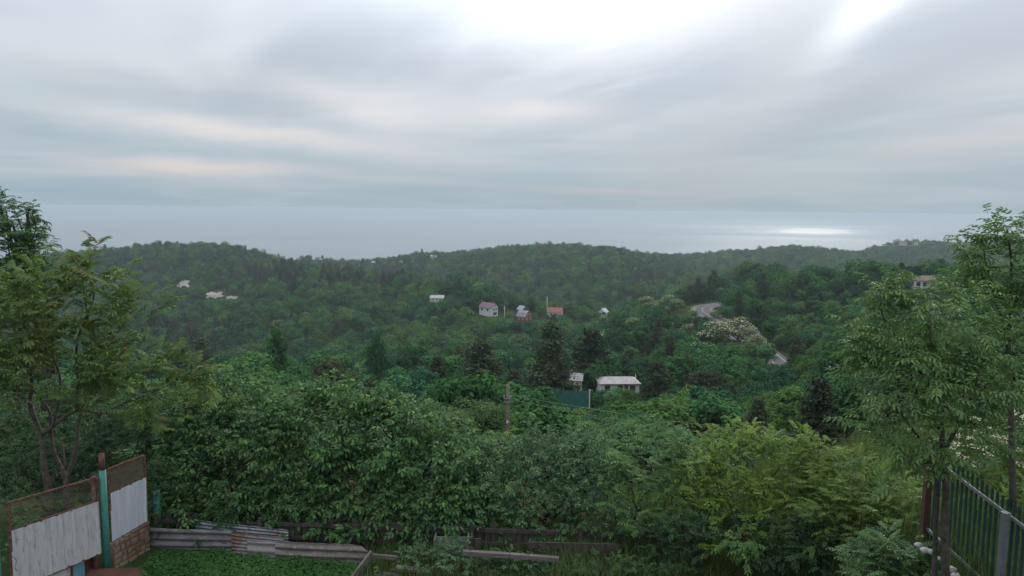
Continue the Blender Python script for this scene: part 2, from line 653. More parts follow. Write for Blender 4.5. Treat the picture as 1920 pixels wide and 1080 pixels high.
def build_sea():
    rr = np.concatenate([np.linspace(900, 6000, 30), np.exp(np.linspace(math.log(6200), math.log(45000), 40))])
    azf = np.radians(np.linspace(-75, 75, 90))
    A, Rr = np.meshgrid(azf, rr)
    X, Y = (Rr * np.sin(A)).ravel(), (Rr * np.cos(A)).ravel()
    na, nr = len(azf), len(rr)
    i, j = np.meshgrid(np.arange(nr - 1), np.arange(na - 1), indexing='ij')
    a = (i * na + j).ravel()
    Q = np.stack([a, a + 1, a + na + 1, a + na], -1)
    mt = bpy.data.materials.new('sea_water')
    mt.use_nodes = True
    t = NT(mt.node_tree)
    out = t.n('ShaderNodeOutputMaterial')
    b = t.n('ShaderNodeBsdfPrincipled')
    b.inputs['Base Color'].default_value = (0.07, 0.085, 0.10, 1)
    b.inputs['IOR'].default_value = 1.33
    t.l(b.outputs[0], out.inputs[0])
    ge = t.n('ShaderNodeNewGeometry')
    sp = t.n('ShaderNodeSeparateXYZ')
    t.l(ge.outputs['Position'], sp.inputs[0])
    x, y, _ = sp.outputs
    # wind-roughened patch of water: rougher waves inside, smooth slicks elsewhere
    n = t.noise(t.comb(t.m('MULTIPLY', x, 0.0009), t.m('MULTIPLY', y, 0.0011), 0.0), 1.0, 6, 0.65, 0.4)
    n2 = t.noise(t.comb(t.m('MULTIPLY', x, 0.00025), t.m('MULTIPLY', y, 0.00045), 2.0), 1.0, 5, 0.55, 0.3)
    # the patch lies along the line of sight from the coast
    nx_, ny_ = SEA_PATCH[0] / math.hypot(*SEA_PATCH[:2]), SEA_PATCH[1] / math.hypot(*SEA_PATCH[:2])
    ox, oy = t.m('ADD', x, -SEA_PATCH[0]), t.m('ADD', y, -SEA_PATCH[1])
    dx = t.m('DIVIDE', t.m('ADD', t.m('MULTIPLY', ox, ny_), t.m('MULTIPLY', oy, -nx_)), SEA_PATCH[2])
    dy = t.m('DIVIDE', t.m('ADD', t.m('MULTIPLY', ox, nx_), t.m('MULTIPLY', oy, ny_)), SEA_PATCH[3])
    q = t.m('SQRT', t.m('ADD', t.m('MULTIPLY', dx, dx), t.m('MULTIPLY', dy, dy)))
    q = t.m('ADD', q, t.m('MULTIPLY', t.m('ADD', n, -0.5), 1.3))
    patch = t.m('EXPONENT', t.m('MULTIPLY', t.m('MULTIPLY', q, q), -1.6))
    ro = t.m('ADD', t.m('MULTIPLY', t.smooth(n2, 0.35, 0.65), 0.06), 0.16)
    t.l(t.m('ADD', ro, t.m('MULTIPLY', patch, 0.21)), b.inputs['Roughness'])
    o = link('sea', mesh_np('sea', np.stack([X, Y, np.full(len(X), SEA_Z)], -1), Q, (mt,)))
    tag(o, kind='structure', label='calm grey-blue sea reaching the horizon')


_gp = at(1532, 433, 1.0) - CAM
_gd = (SEA_Z - CAM[2]) / _gp[2]
SEA_PATCH = (_gp[0] * _gd, _gp[1] * _gd, 440.0, 1500.0)
build_sea()


def build_haze():
    mt = bpy.data.materials.new('haze_air')
    mt.use_nodes = True
    t = NT(mt.node_tree)
    out = t.n('ShaderNodeOutputMaterial')
    v = t.n('ShaderNodeVolumePrincipled')
    v.inputs['Color'].default_value = (0.555, 0.66, 0.73, 1)
    v.inputs['Density'].default_value = HAZE_DENSITY
    v.inputs['Anisotropy'].default_value = 0.2
    t.l(v.outputs[0], out.inputs['Volume'])
    mb = MB().box((0, 0, (14.0 - 300.0) / 2), (94000, 94000, 14.0 + 300.0))
    o = link('haze', mb.mesh('haze', mt))
    tag(o, kind='stuff', label='thin blue-grey evening haze over hills and sea')


build_haze()

# ------------------------------------------------------------------ road
ROADM = material('asphalt', (0.075, 0.072, 0.082), (0.055, 0.053, 0.06), 0.5, 0.9, spec=0.05)
PAINT = material('road_paint', (0.30, 0.30, 0.30), (0.18, 0.18, 0.18), 2.0, 0.7)


def ribbon(P, off0, off1, dz):
    d = np.gradient(P[:, :2], axis=0)
    d /= np.linalg.norm(d, axis=1)[:, None]
    nrm = np.stack([d[:, 1], -d[:, 0]], -1)
    A = np.column_stack([P[:, :2] + nrm * off0, P[:, 2] + dz])
    B = np.column_stack([P[:, :2] + nrm * off1, P[:, 2] + dz])
    V = np.empty((2 * len(P), 3))
    V[0::2], V[1::2] = A, B
    k = np.arange(len(P) - 1) * 2
    return V, np.stack([k, k + 1, k + 3, k + 2], -1)


V, Q = ribbon(ROAD, -5.2, 5.2, 0.30)
road = tag(link('road', mesh_np('road', V, Q, (ROADM,))), kind='structure', label='grey two-lane road curving round the hillside')
for o0 in (-3.6, -0.08, 3.6):
    V, Q = ribbon(ROAD, o0, o0 + 0.16, 0.33)
    o = link('road_marking', mesh_np('road_marking', V, Q, (PAINT,)), road)

# ------------------------------------------------------------------ leaf templates
def leaflet(p, d, up, l, w, fold=0.18, sag=0.15):
    """6 verts, 2 quads: a pointed leaf blade folded along its midrib"""
    d = np.asarray(d, float); d = d / np.linalg.norm(d)
    s = np.cross(up, d); s = s / (np.linalg.norm(s) + 1e-9)
    n = np.cross(d, s)
    p = np.asarray(p, float)
    tip = p + d * l - n * l * sag
    a1 = p + d * l * 0.32 + n * w * fold
    a2 = p + d * l * 0.68 + n * (w * fold - l * sag * 0.45)
    vs = [p, a1 + s * w * 0.5, a2 + s * w * 0.36, tip, a1 - s * w * 0.5, a2 - s * w * 0.36]
    return vs, [(0, 3, 2, 1), (0, 4, 5, 3)]


def pinnate(pairs, L, l, w, droop=0.25, angle=58, ldroop=0.35, lift=0.0, stem=0.25, jit=0.12, r=None):
    """A compound leaf lying along +X, upper side +Z."""
    r = r or random
    V, Q = [], []

    def P(t):
        return np.array([L * t, 0.0, L * (lift * t - droop * t * t)])
    up = np.array([0, 0, 1.0])
    for i in range(pairs):
        t = stem + (1 - stem) * (i / max(1, pairs - 0.3))
        size = (0.75 + 0.5 * math.sin(math.pi * (0.2 + 0.65 * i / max(1, pairs - 1)))) if pairs > 4 else 1.0
        for sgn in (-1, 1):
            a = R(angle + r.uniform(-10, 10))
            d = np.array([math.cos(a), sgn * math.sin(a), -ldroop + r.uniform(-jit, jit)])
            vs, qs = leaflet(P(t), d, up, l * size * r.uniform(0.88, 1.1), w * size, sag=0.2)
            k = len(V)
            V += vs
            Q += [tuple(k + j for j in q) for q in qs]
    d = P(1.0) - P(0.9)
    vs, qs = leaflet(P(1.0), d + np.array([0, 0, -ldroop * 0.3 * L]), up, l, w, sag=0.2)
    k = len(V)
    V += vs
    Q += [tuple(k + j for j in q) for q in qs]
    # rachis
    ts = np.linspace(0, 1, 4)
    wv = max(0.003, l * 0.03)
    for a, b in zip(ts[:-1], ts[1:]):
        k = len(V)
        V += [P(a) + (0, wv, 0), P(a) - (0, wv, 0), P(b) - (0, wv, 0), P(b) + (0, wv, 0)]
        Q.append((k, k + 1, k + 2, k + 3))
    return np.array(V), np.array(Q)


def frames(fwd, up):
    fwd = fwd / np.linalg.norm(fwd, axis=1)[:, None]
    s = np.cross(up, fwd)
    s = s / (np.linalg.norm(s, axis=1)[:, None] + 1e-9)
    n = np.cross(fwd, s)
    return np.stack([fwd, s, n], -1)      # columns


def batch(templates, which, pos, M, scale):
    """Place template meshes; returns V, Q, face->leaf index"""
    Vs, Qs, own = [], [], []
    k = 0
    for ti, (tv, tq) in enumerate(templates):
        idx = np.nonzero(which == ti)[0]
        if not len(idx):
            continue
        v = np.einsum('nij,vj->nvi', M[idx], tv) * scale[idx, None, None] + pos[idx, None, :]
        nv = len(tv)
        q = tq[None] + (np.arange(len(idx)) * nv)[:, None, None] + k
        Vs.append(v.reshape(-1, 3))
        Qs.append(q.reshape(-1, 4))
        own.append(np.repeat(idx, len(tq)))
        k += nv * len(idx)
    return np.concatenate(Vs), np.concatenate(Qs), np.concatenate(own)


def unit(n, r=rng):
    v = r.normal(size=(n, 3))
    return v / np.linalg.norm(v, axis=1)[:, None]


def blob_shoots(blobs, density, per=6, shoot=0.4, upbias=0.25, seed=1, min_face=-0.5, toward=(0, -1, 0.4), rough=0.22):
    """Leaf places on the leafy outside of a crown made of rounded masses.
    blobs: (centre xyz, radii xyz). Returns pos, forward, up, score of being on the outside towards the viewer."""
    r = np.random.default_rng(seed)
    pos, fwd, score = [], [], []
    cs = np.array([b[0] for b in blobs], float)
    rs = np.array([b[1] for b in blobs], float)
    tw = np.array(toward, float); tw /= np.linalg.norm(tw)
    for c, rad in zip(cs, rs):
        area = 4 * math.pi * ((rad[0] * rad[1]) ** 1.6 + (rad[0] * rad[2]) ** 1.6 + (rad[1] * rad[2]) ** 1.6) ** (1 / 1.6) / 3 ** (1 / 1.6)
        ns = max(6, int(area * density / per))
        d = unit(ns, r)
        d = d[d[:, 2] > min_face]
        d = d[(d @ tw) > -0.55]
        # lumpy surface
        ph = r.uniform(0, 6.28, 6)
        lump = (np.sin(d[:, 0] * 5.3 + ph[0]) * np.sin(d[:, 1] * 4.7 + ph[1]) + np.sin(d[:, 2] * 6.1 + ph[2]) * np.sin(d[:, 0] * 7.7 + ph[3])) * 0.5
        depth = np.where(r.random(len(d)) < 0.3, r.uniform(0.55, 0.85, len(d)), r.uniform(0.86, 1.0, len(d)))
        p = c + d * rad * (depth * (1 + rough * lump))[:, None]
        # skip what lies deep inside another mass
        inside = np.zeros(len(p), bool)
        for c2, r2 in zip(cs, rs):
            inside |= ((((p - c2) / r2) ** 2).sum(1) < 0.45) & (np.abs(c2 - c).sum() > 1e-6)
        p, d, depth = p[~inside], d[~inside], depth[~inside]
        sd = d / rad * rad.mean()
        sd = sd / np.linalg.norm(sd, axis=1)[:, None] + np.array([0, 0, upbias]) + r.normal(0, 0.28, (len(d), 3))
        sd /= np.linalg.norm(sd, axis=1)[:, None]
        for k in range(per):
            t = (k + r.random(len(p))) / per
            q = p + sd * (shoot * (t - 0.45))[:, None]
            az = r.uniform(0, 6.283, len(p))
            lat = np.stack([np.cos(az), np.sin(az), r.uniform(-0.25, 0.3, len(p))], -1)
            f = sd * r.uniform(0.3, 0.9, (len(p), 1)) + lat * 0.85
            pos.append(q)
            fwd.append(f)
            score.append((d @ tw) * 0.5 + d[:, 2] * 0.3 + depth + t * 0.4)
    pos, fwd, score = np.concatenate(pos), np.concatenate(fwd), np.concatenate(score)
    fwd /= np.linalg.norm(fwd, axis=1)[:, None]
    up = np.tile([0, 0, 1.0], (len(pos), 1)) + r.normal(0, 0.25, (len(pos), 3))
    return pos, fwd, up, score


def leafy(root, templates, pos, fwd, up, score, scale, mat, seed, n_parts=0, part='leaf', mass='crown', tint_mid=0.5, tint_sd=0.22, tints=None):
    """Builds n_parts single leaves as children of root and the rest as one mass."""
    r = np.random.default_rng(seed)
    n = len(pos)
    M = frames(fwd, up)
    which = r.integers(0, len(templates), n)
    sc = scale * r.uniform(0.75, 1.15, n)
    tint = np.clip(r.normal(tint_mid, tint_sd, n), 0, 1) if tints is None else tints
    off = np.array(root.location)
    P = pos - off
    keep = np.ones(n, bool)
    if n_parts:
        sel = np.argsort(-score)[:n_parts * 3]
        sel = r.permutation(sel)[:n_parts]
        keep[sel] = False
        NB = 5
        meshes = {}
        for i in sel:
            b = int(min(NB - 1, tint[i] * NB))
            key = (which[i], b)
            if key not in meshes:
                tv, tq = templates[which[i]]
                meshes[key] = mesh_np(part, tv, tq, (mat,), np.full(len(tq), (b + 0.5) / NB))
            o = bpy.data.objects.new(part, meshes[key])
            COL.objects.link(o)
            o.parent = root
            m4 = Matrix.Identity(4)
            A = M[i] * sc[i]
            for a in range(3):
                for c in range(3):
                    m4[a][c] = float(A[a, c])
                m4[a][3] = float(P[i, a])
            o.matrix_basis = m4
    idx = np.nonzero(keep)[0]
    if not len(idx):
        return None
    V, Q, own = batch(templates, which[idx], P[idx], M[idx], sc[idx])
    o = link(mass, mesh_np(mass, V, Q, (mat,), tint[idx][own]), root)
    tag(o, kind='stuff')
    return o


def wiggle(a, b, n=6, amp=0.08, r=random, sag=0.0):
    a, b = np.asarray(a, float), np.asarray(b, float)
    out = []
    L = np.linalg.norm(b - a)
    for i in range(n + 1):
        t = i / n
        j = np.array([r.uniform(-1, 1) for _ in range(3)]) * amp * L * math.sin(math.pi * t)
        out.append(a + (b - a) * t + j + np.array([0, 0, sag * L * math.sin(math.pi * t)]))
    return np.array(out)


# ------------------------------------------------------------------ tree variants for the middle distance and the woods
def quad_leaves(pos, nrm, size, r, elong=1.5):
    """folded quads: one leaf clump each"""
    n = len(pos)
    a = r.normal(size=(n, 3))
    t1 = np.cross(nrm, a)
    t1 /= np.linalg.norm(t1, axis=1)[:, None] + 1e-9
    t2 = np.cross(nrm, t1)
    s = size[:, None]
    v0 = pos - t1 * s * elong * 0.5
    v2 = pos + t1 * s * elong * 0.5 - nrm * s * 0.15
    v1 = pos + t2 * s * 0.5 - nrm * s * 0.2
    v3 = pos - t2 * s * 0.5 - nrm * s * 0.2
    V = np.stack([v0, v1, v2, v3], 1).reshape(-1, 3)
    Q = np.arange(4 * n).reshape(n, 4)
    return V, Q


def broadleaf(seed, rx, ry, h, trunk_h, nclump=48, nleaf=70, ls=0.30, crm=1.0):
    """unit broadleaf tree, base at the origin; returns crown V,Q,tint and trunk MB, and top clump places for blossom"""
    r = np.random.default_rng(seed)
    rz = (h - trunk_h) / 2
    c0 = np.array([0, 0, trunk_h + rz])
    P, N, S, TT = [], [], [], []
    d = unit(nclump * 2, r)
    d = d[d[:, 2] > -0.72][:nclump]
    rad = np.array([rx, ry, rz])
    tops = []
    for k in range(len(d)):
        f = 0.42 + 0.42 * r.random() ** 0.6
        cc = c0 + d[k] * rad * f * (1 + 0.15 * r.normal())
        cr = (0.24 + 0.16 * r.random()) * (rx + ry + rz) / 3 * crm
        m_ = int(nleaf * (cr / (0.32 * rx)) ** 2 * 0.9)
        dd = unit(m_, r)
        dd[:, 2] = np.where((dd[:, 2] < -0.35) & (r.random(m_) < 0.7), -dd[:, 2], dd[:, 2])
        p = cc + dd * cr * r.uniform(0.75, 1.12, (m_, 1)) * np.array([1.1, 1.1, 0.8])
        nr = dd * 1.25 + np.array([0, 0, 0.6]) + r.normal(0, 0.36, (m_, 3))
        nr /= np.linalg.norm(nr, axis=1)[:, None]
        P.append(p); N.append(nr)
        S.append(ls * r.uniform(0.6, 1.25, m_))
        TT.append(np.clip(r.normal(0.5 + 0.16 * r.normal(), 0.16, m_), 0, 1))
        tops.append((cc, cr))
    P, N, S, TT = map(np.concatenate, (P, N, S, TT))
    V, Q = quad_leaves(P, N, S, r)
    tb = MB()
    pr = random.Random(seed)
    tr = 0.035 * h * 0.55
    tb.tube(wiggle((0, 0, -1.5), (pr.uniform(-.2, .2), pr.uniform(-.2, .2), trunk_h + rz * 0.9), 6, 0.03, pr), np.linspace(tr, tr * 0.35, 7), 6)
    for k in range(6):
        cc, cr = tops[pr.randrange(len(tops))]
        z0 = trunk_h * pr.uniform(0.7, 1.2)
        tb.tube(wiggle((0, 0, z0), cc, 4, 0.06, pr), np.linspace(tr * 0.5, tr * 0.12, 5), 5)
    return V, Q, TT, tb, (P, N)


def pine(seed, rad, h, dead=0.2):
    r = np.random.default_rng(seed)
    P, N, S, TT = [], [], [], []
    tb = MB()
    pr = random.Random(seed)
    tr = 0.016 * h
    tb.tube(wiggle((0, 0, -1.5), (pr.uniform(-.3, .3), pr.uniform(-.3, .3), h * 0.97), 8, 0.012, pr), np.linspace(tr, tr * 0.15, 9), 6)
    z = h * 0.18
    while z < h * 0.98:
        t = (z - h * 0.18) / (h * 0.82)
        nb = pr.randint(4, 6)
        rr = rad * (1 - t) ** 0.75 * pr.uniform(0.7, 1.1) + 0.25
        a0 = pr.uniform(0, 6.28)
        for k in range(nb):
            a = a0 + k * 6.283 / nb + pr.uniform(-.4, .4)
            L = rr * pr.uniform(0.65, 1.15)
            tip = np.array([math.cos(a) * L, math.sin(a) * L, z + L * pr.uniform(-0.12, 0.28)])
            bp = wiggle((0, 0, z), tip, 4, 0.05, pr, -0.04)
            tb.tube(bp, np.linspace(tr * 0.28, tr * 0.06, 5), 4)
            if pr.random() < dead:
                continue
            m_ = int(70 * L / rad * 2.4) + 30
            tt = r.uniform(0.3, 1.05, m_) ** 0.8
            p = np.array([0, 0, z]) + (tip - np.array([0, 0, z])) * tt[:, None] + r.normal(0, 0.10 * rad, (m_, 3)) * np.array([1, 1, 0.55])
            dd = unit(m_, r)
            nr = dd * 0.9 + np.array([0, 0, 0.6])
            nr /= np.linalg.norm(nr, axis=1)[:, None]
            P.append(p); N.append(nr)
            S.append(rad * 0.062 * r.uniform(0.6, 1.3, m_))
            TT.append(np.clip(r.normal(0.45, 0.22, m_), 0, 1))
        z += h * pr.uniform(0.035, 0.06)
    P, N, S, TT = map(np.concatenate, (P, N, S, TT))
    V, Q = quad_leaves(P, N, S, r, 2.4)
    return V, Q, TT, tb, (P, N)


GREEN = leaf_material('foliage_green', (0.02, 0.06, 0.025), (0.042, 0.11, 0.043), (0.074, 0.16, 0.056), 0.18, spec=0.0, objvar=0.36)
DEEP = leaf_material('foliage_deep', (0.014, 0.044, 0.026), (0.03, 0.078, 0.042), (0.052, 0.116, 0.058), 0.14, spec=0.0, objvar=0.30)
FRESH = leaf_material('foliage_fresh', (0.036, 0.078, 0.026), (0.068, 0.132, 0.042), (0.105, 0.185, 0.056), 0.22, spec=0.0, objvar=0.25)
MIDG = leaf_material('foliage_sage', (0.024, 0.055, 0.028), (0.046, 0.092, 0.042), (0.072, 0.128, 0.056), 0.18, spec=0.0, objvar=0.25)
NEARG = leaf_material('foliage_near', (0.04, 0.08, 0.04), (0.078, 0.138, 0.064), (0.128, 0.196, 0.088), 0.2, spec=0.0, objvar=0.28)
NEARD = leaf_material('foliage_near_deep', (0.026, 0.056, 0.034), (0.052, 0.098, 0.056), (0.088, 0.148, 0.078), 0.2, spec=0.0, objvar=0.28)
NEEDLE = leaf_material('needles', (0.036, 0.06, 0.038), (0.066, 0.096, 0.056), (0.108, 0.13, 0.07), 0.06, spec=0.0, objvar=0.25)
BROWN = leaf_material('foliage_brown', (0.036, 0.044, 0.028), (0.06, 0.07, 0.044), (0.088, 0.096, 0.06), 0.15, spec=0.0, objvar=0.25)
BLOSSOM = leaf_material('blossom', (0.26, 0.25, 0.17), (0.40, 0.38, 0.28), (0.52, 0.49, 0.38), 0.2, objvar=0.1)

VAR = {}


def make_variant(key, gen, mat, n_blossom=0.0):
    V, Q, TT, tb, (P, N) = gen
    crown = mesh_np('crown', V, Q, (mat,), TT)
    trunk = tb.mesh('trunk', BARK)
    parts = [('trunk', trunk), ('crown', crown)]
    if n_blossom:
        r = np.random.default_rng(5)
        zq = np.quantile(P[:, 2], 0.25)
        idx = np.nonzero((P[:, 2] > zq) & (r.random(len(P)) < n_blossom))[0]
        p = P[idx] + N[idx] * 0.15 + r.normal(0, 0.12, (len(idx), 3))
        nn = N[idx] + r.normal(0, 0.5, (len(idx), 3))
        nn /= np.linalg.norm(nn, axis=1)[:, None]
        V2, Q2 = quad_leaves(p, nn, 0.24 * r.uniform(0.6, 1.3, len(idx)), r, 1.6)
        parts.append(('blossom', mesh_np('blossom', V2, Q2, (BLOSSOM,), np.clip(r.normal(.5, .25, len(Q2)), 0, 1))))
    # joined copy for the woods
    tv = np.array(tb.v)
    tq = np.array([q for q in tb.f if len(q) == 4])
    Vs, Qs, mi, ti = [V, tv], [Q, tq + len(V)], [np.zeros(len(Q), int), np.ones(len(tq), int)], [TT, np.full(len(tq), .5)]
    mats = [mat, BARK]
    if n_blossom:
        Qs.append(Q2 + len(V) + len(tv)); Vs.append(V2)
        mi.append(np.full(len(Q2), 2)); ti.append(np.clip(np.random.default_rng(6).normal(.5, .25, len(Q2)), 0, 1))
        mats.append(BLOSSOM)
    joined = mesh_np('forest_tree', np.concatenate(Vs), np.concatenate(Qs), mats, np.concatenate(ti), np.concatenate(mi))
    VAR[key] = dict(parts=parts, joined=joined, h=float(V[:, 2].max()), r=float(np.abs(V[:, :2]).max()))


for k, (rx, ry, h, th) in enumerate([(3.3, 3.0, 8.0, 1.2), (3.8, 3.4, 8.5, 1.4), (2.7, 2.9, 8.2, 1.6), (3.5, 3.9, 7.4, 1.0), (2.3, 2.4, 9.0, 1.8)]):
    make_variant('green%d' % k, broadleaf(100 + k, rx, ry, h, th), GREEN)
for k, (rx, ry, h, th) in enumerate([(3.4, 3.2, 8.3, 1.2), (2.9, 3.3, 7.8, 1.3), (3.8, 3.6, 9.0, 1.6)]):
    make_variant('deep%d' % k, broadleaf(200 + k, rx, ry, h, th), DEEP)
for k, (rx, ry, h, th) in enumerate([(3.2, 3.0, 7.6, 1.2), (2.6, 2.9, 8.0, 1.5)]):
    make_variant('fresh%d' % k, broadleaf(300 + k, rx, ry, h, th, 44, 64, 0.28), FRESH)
for k, (rx, ry, h, th) in enumerate([(3.3, 3.0, 8.0, 1.0), (3.7, 3.4, 8.2, 1.2), (2.8, 2.9, 8.2, 1.4)]):
    make_variant('nearA%d' % k, broadleaf(700 + k, rx, ry, h, th, 60, 210, 0.17), NEARG)
    make_variant('nearB%d' % k, broadleaf(720 + k, rx, ry, h, th, 60, 200, 0.17), (NEARD, FRESH, NEARG)[k])
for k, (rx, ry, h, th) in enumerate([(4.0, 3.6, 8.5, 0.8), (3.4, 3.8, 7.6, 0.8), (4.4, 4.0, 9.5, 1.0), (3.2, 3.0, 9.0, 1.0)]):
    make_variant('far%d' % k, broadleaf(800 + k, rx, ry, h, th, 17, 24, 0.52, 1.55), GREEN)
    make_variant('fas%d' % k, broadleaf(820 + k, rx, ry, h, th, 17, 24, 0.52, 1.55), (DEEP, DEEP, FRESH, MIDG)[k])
make_variant('acacia0', broadleaf(400, 3.2, 3.0, 8.2, 1.5, 44, 60, 0.30), FRESH, 0.30)
make_variant('acacia2', broadleaf(402, 3.3, 3.1, 8.0, 1.3, 46, 60, 0.30), FRESH, 0.62)
make_variant('acacia1', broadleaf(401, 2.6, 2.8, 7.6, 1.3, 40, 60, 0.30), GREEN, 0.16)
make_variant('brown0', broadleaf(500, 2.5, 2.5, 7.5, 1.5, 40, 50, 0.26), BROWN)
make_variant('pine0', pine(600, 2.9, 12.0), NEEDLE)
make_variant('pine1', pine(601, 2.5, 10.5, 0.32), NEEDLE)
make_variant('pine2', pine(602, 3.3, 11.0, 0.12), NEEDLE)

# ------------------------------------------------------------------ what must stay in view: (x0, y0, x1, y1, distance) in photograph pixels
KEEP = [(806, 549, 834, 562, 470), (901, 568, 936, 592, 430), (964, 570, 993, 584, 450), (966, 580, 1000, 600, 425), (1026, 574, 1056, 588, 440),
        (1124, 571, 1140, 584, 450), (1100, 591, 1118, 602, 400), (1300, 573, 1342, 592, 350), (1437, 660, 1457, 681, 215),
        (1056, 703, 1088, 724, 150), (1118, 705, 1192, 728, 150), (1040, 726, 1104, 752, 112), (795, 712, 820, 738, 92), (1712, 520, 1756, 541, 300),
        (946, 720, 960, 800, 40), (1500, 702, 1582, 832, 50), (1325, 600, 1425, 640, 228), (1256, 556, 1290, 590, 326), (1288, 534, 1345, 566, 366), (1396, 738, 1448, 800, 58), (90, 706, 196, 728, 58),
        (1018, 556, 1032, 580, 432), (330, 524, 352, 538, 772), (392, 550, 414, 559, 706), (428, 556, 444, 560, 690), (588, 481, 608, 487, 1325), (1652, 452, 1722, 461, 1496), (695, 488, 706, 493, 1236), (745, 487, 757, 492, 1206), (804, 478, 822, 483, 1156)]
ENV = [(-100, 560), (0, 600), (250, 640), (330, 660), (420, 655), (520, 640), (600, 660), (700, 655), (800, 665), (900, 690), (1000, 715), (1080, 755), (1200, 735),
       (1300, 700), (1400, 705), (1480, 700), (1560, 690), (1640, 640), (1700, 590), (1920, 560), (2100, 560)]


def max_height(P, h, r, near):
    """largest height a tree at P may have without hiding what the photograph shows behind it"""
    base = proj(P)
    top = proj(np.asarray(P) + (0, 0, h))
    ppm = F / P[1]
    hx = r * ppm * 0.9
    lim = top[1]
    if near:
        e = np.interp(base[0], [a for a, _ in ENV], [b for _, b in ENV])
        lim = max(lim, e + random.uniform(0, 40) + (38 if P[1] < 60 and base[0] < 900 else 0))
    for x0, y0, x1, y1, Yb in KEEP:
        if P[1] < Yb + 4 and base[0] + hx > x0 and base[0] - hx < x1 and lim < y1:
            lim = y1
    return (base[1] - lim) / ppm


# ------------------------------------------------------------------ the woods as one mass (too many to count)
def build_forest():
    r = np.random.default_rng(21)
    pts = []
    for r0, r1, cell in ((128, 420, 6.3), (420, 900, 8.0), (900, 2150, 10.0)):
        n = int(2 * r1 / cell)
        gx, gy = np.meshgrid((np.arange(n) - n / 2) * cell, np.arange(int(r1 / cell)) * cell)
        X = gx.ravel() + r.uniform(-.42, .42, gx.size) * cell
        Y = gy.ravel() + r.uniform(-.42, .42, gx.size) * cell
        d = np.hypot(X, Y)
        m_ = (d >= r0) & (d < r1) & (np.abs(np.arctan2(X, Y)) < R(41))
        pts.append(np.stack([X[m_], Y[m_]], -1))
    P = np.concatenate(pts)
    Z = ground(P[:, 0], P[:, 1])
    m_ = Z > SEA_Z + 3
    P, Z = P[m_], Z[m_]
    d, _ = road_dist(P[:, 0], P[:, 1])
    m_ = d > 8.5
    P, Z = P[m_], Z[m_]
    xyz = np.column_stack([P, Z - 0.3])
    pp = proj(xyz + (0, 0, 6.0))
    n = len(xyz)
    # patches of darker conifers and of lighter growth
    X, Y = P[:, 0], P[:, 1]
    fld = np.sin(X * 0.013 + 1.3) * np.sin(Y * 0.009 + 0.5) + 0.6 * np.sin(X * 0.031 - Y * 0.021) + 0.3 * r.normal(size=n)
    # fold shade put into colour: darker foliage variants in gullies, lighter on knolls
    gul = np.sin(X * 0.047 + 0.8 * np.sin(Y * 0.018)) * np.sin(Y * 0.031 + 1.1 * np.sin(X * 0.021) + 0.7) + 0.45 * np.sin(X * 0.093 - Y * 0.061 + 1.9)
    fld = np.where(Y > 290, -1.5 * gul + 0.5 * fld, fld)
    dark = np.zeros(n)
    for x0, y0, x1, y1 in ((420, 488, 600, 534), (560, 498, 800, 530), (1175, 500, 1300, 528), (300, 620, 400, 680), (860, 512, 900, 535), (1290, 532, 1345, 560)):
        cx, cy_, hx, hy = (x0 + x1) / 2, (y0 + y1) / 2, (x1 - x0) / 2, (y1 - y0) / 2
        q = ((pp[:, 0] - cx) / hx) ** 2 + ((pp[:, 1] - cy_) / hy) ** 2
        dark = np.maximum(dark, np.exp(-q * 0.7))
    keys = sorted(VAR)
    ki = {k: i for i, k in enumerate(keys)}
    u = r.random(n)
    var = np.empty(n, int)
    gr = np.array([ki['green%d' % k] for k in range(5)])
    dp = np.array([ki['deep%d' % k] for k in range(3)])
    fr = np.array([ki['fresh%d' % k] for k in range(2)])
    pn = np.array([ki['pine%d' % k] for k in (0, 2)])
    var = gr[r.integers(0, 5, n)]
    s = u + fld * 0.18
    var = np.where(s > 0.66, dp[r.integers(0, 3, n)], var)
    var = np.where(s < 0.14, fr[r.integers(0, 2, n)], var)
    fa = np.array([ki['far%d' % k] for k in range(4)])
    fs_ = np.array([ki['fas%d' % k] for k in range(4)])
    isf = Y > 330
    var = np.where(isf, fa[r.integers(0, 4, n)], var)
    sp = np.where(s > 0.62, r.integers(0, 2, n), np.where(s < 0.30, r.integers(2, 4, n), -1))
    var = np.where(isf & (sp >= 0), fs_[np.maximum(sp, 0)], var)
    v2 = r.random(n)
    var = np.where(v2 < 0.018, ki['acacia1'], var)
    var = np.where((v2 > 0.018) & (v2 < 0.028), ki['brown0'], var)
    near_r = (pp[:, 0] > 1100) & (pp[:, 0] < 1330) & (Y < 420) & (Y > 240) & (r.random(n) < 0.16)
    var = np.where(near_r, ki['acacia0'], var)
    pineprob = np.where(Y > 250, 0.9 * dark + 0.03, 0.10)
    ispine = r.random(n) < pineprob
    var = np.where(ispine, pn[r.integers(0, 2, n)], var)
    scl = np.clip(np.exp(r.normal(-0.10, 0.25, n)), .5, 1.5) * np.where(Y > 900, 1.15, np.where(Y > 400, 1.1, 1.0))
    scl = np.where(ispine, scl * 0.85, scl)
    heights = np.array([VAR[k]['h'] for k in keys])[var] * scl
    rads = np.array([VAR[k]['r'] for k in keys])[var] * scl
    keep = np.ones(n, bool)
    for i in range(n):
        if Y[i] < 480 or (520 < pp[i, 0] < 640) or pp[i, 0] > 1640 or pp[i, 0] < 470 or (690 < pp[i, 0] < 830):
            hm = max_height(xyz[i], heights[i], rads[i], False)
            if hm < heights[i]:
                if hm < 0.40 * heights[i]:
                    keep[i] = False
                else:
                    scl[i] *= hm / heights[i]
    xyz, var, scl = xyz[keep], var[keep], scl[keep]
    n = len(xyz)
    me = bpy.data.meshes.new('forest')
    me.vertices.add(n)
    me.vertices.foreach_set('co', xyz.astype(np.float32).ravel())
    a = me.attributes.new('variant', 'INT', 'POINT'); a.data.foreach_set('value', var.astype(np.int32))
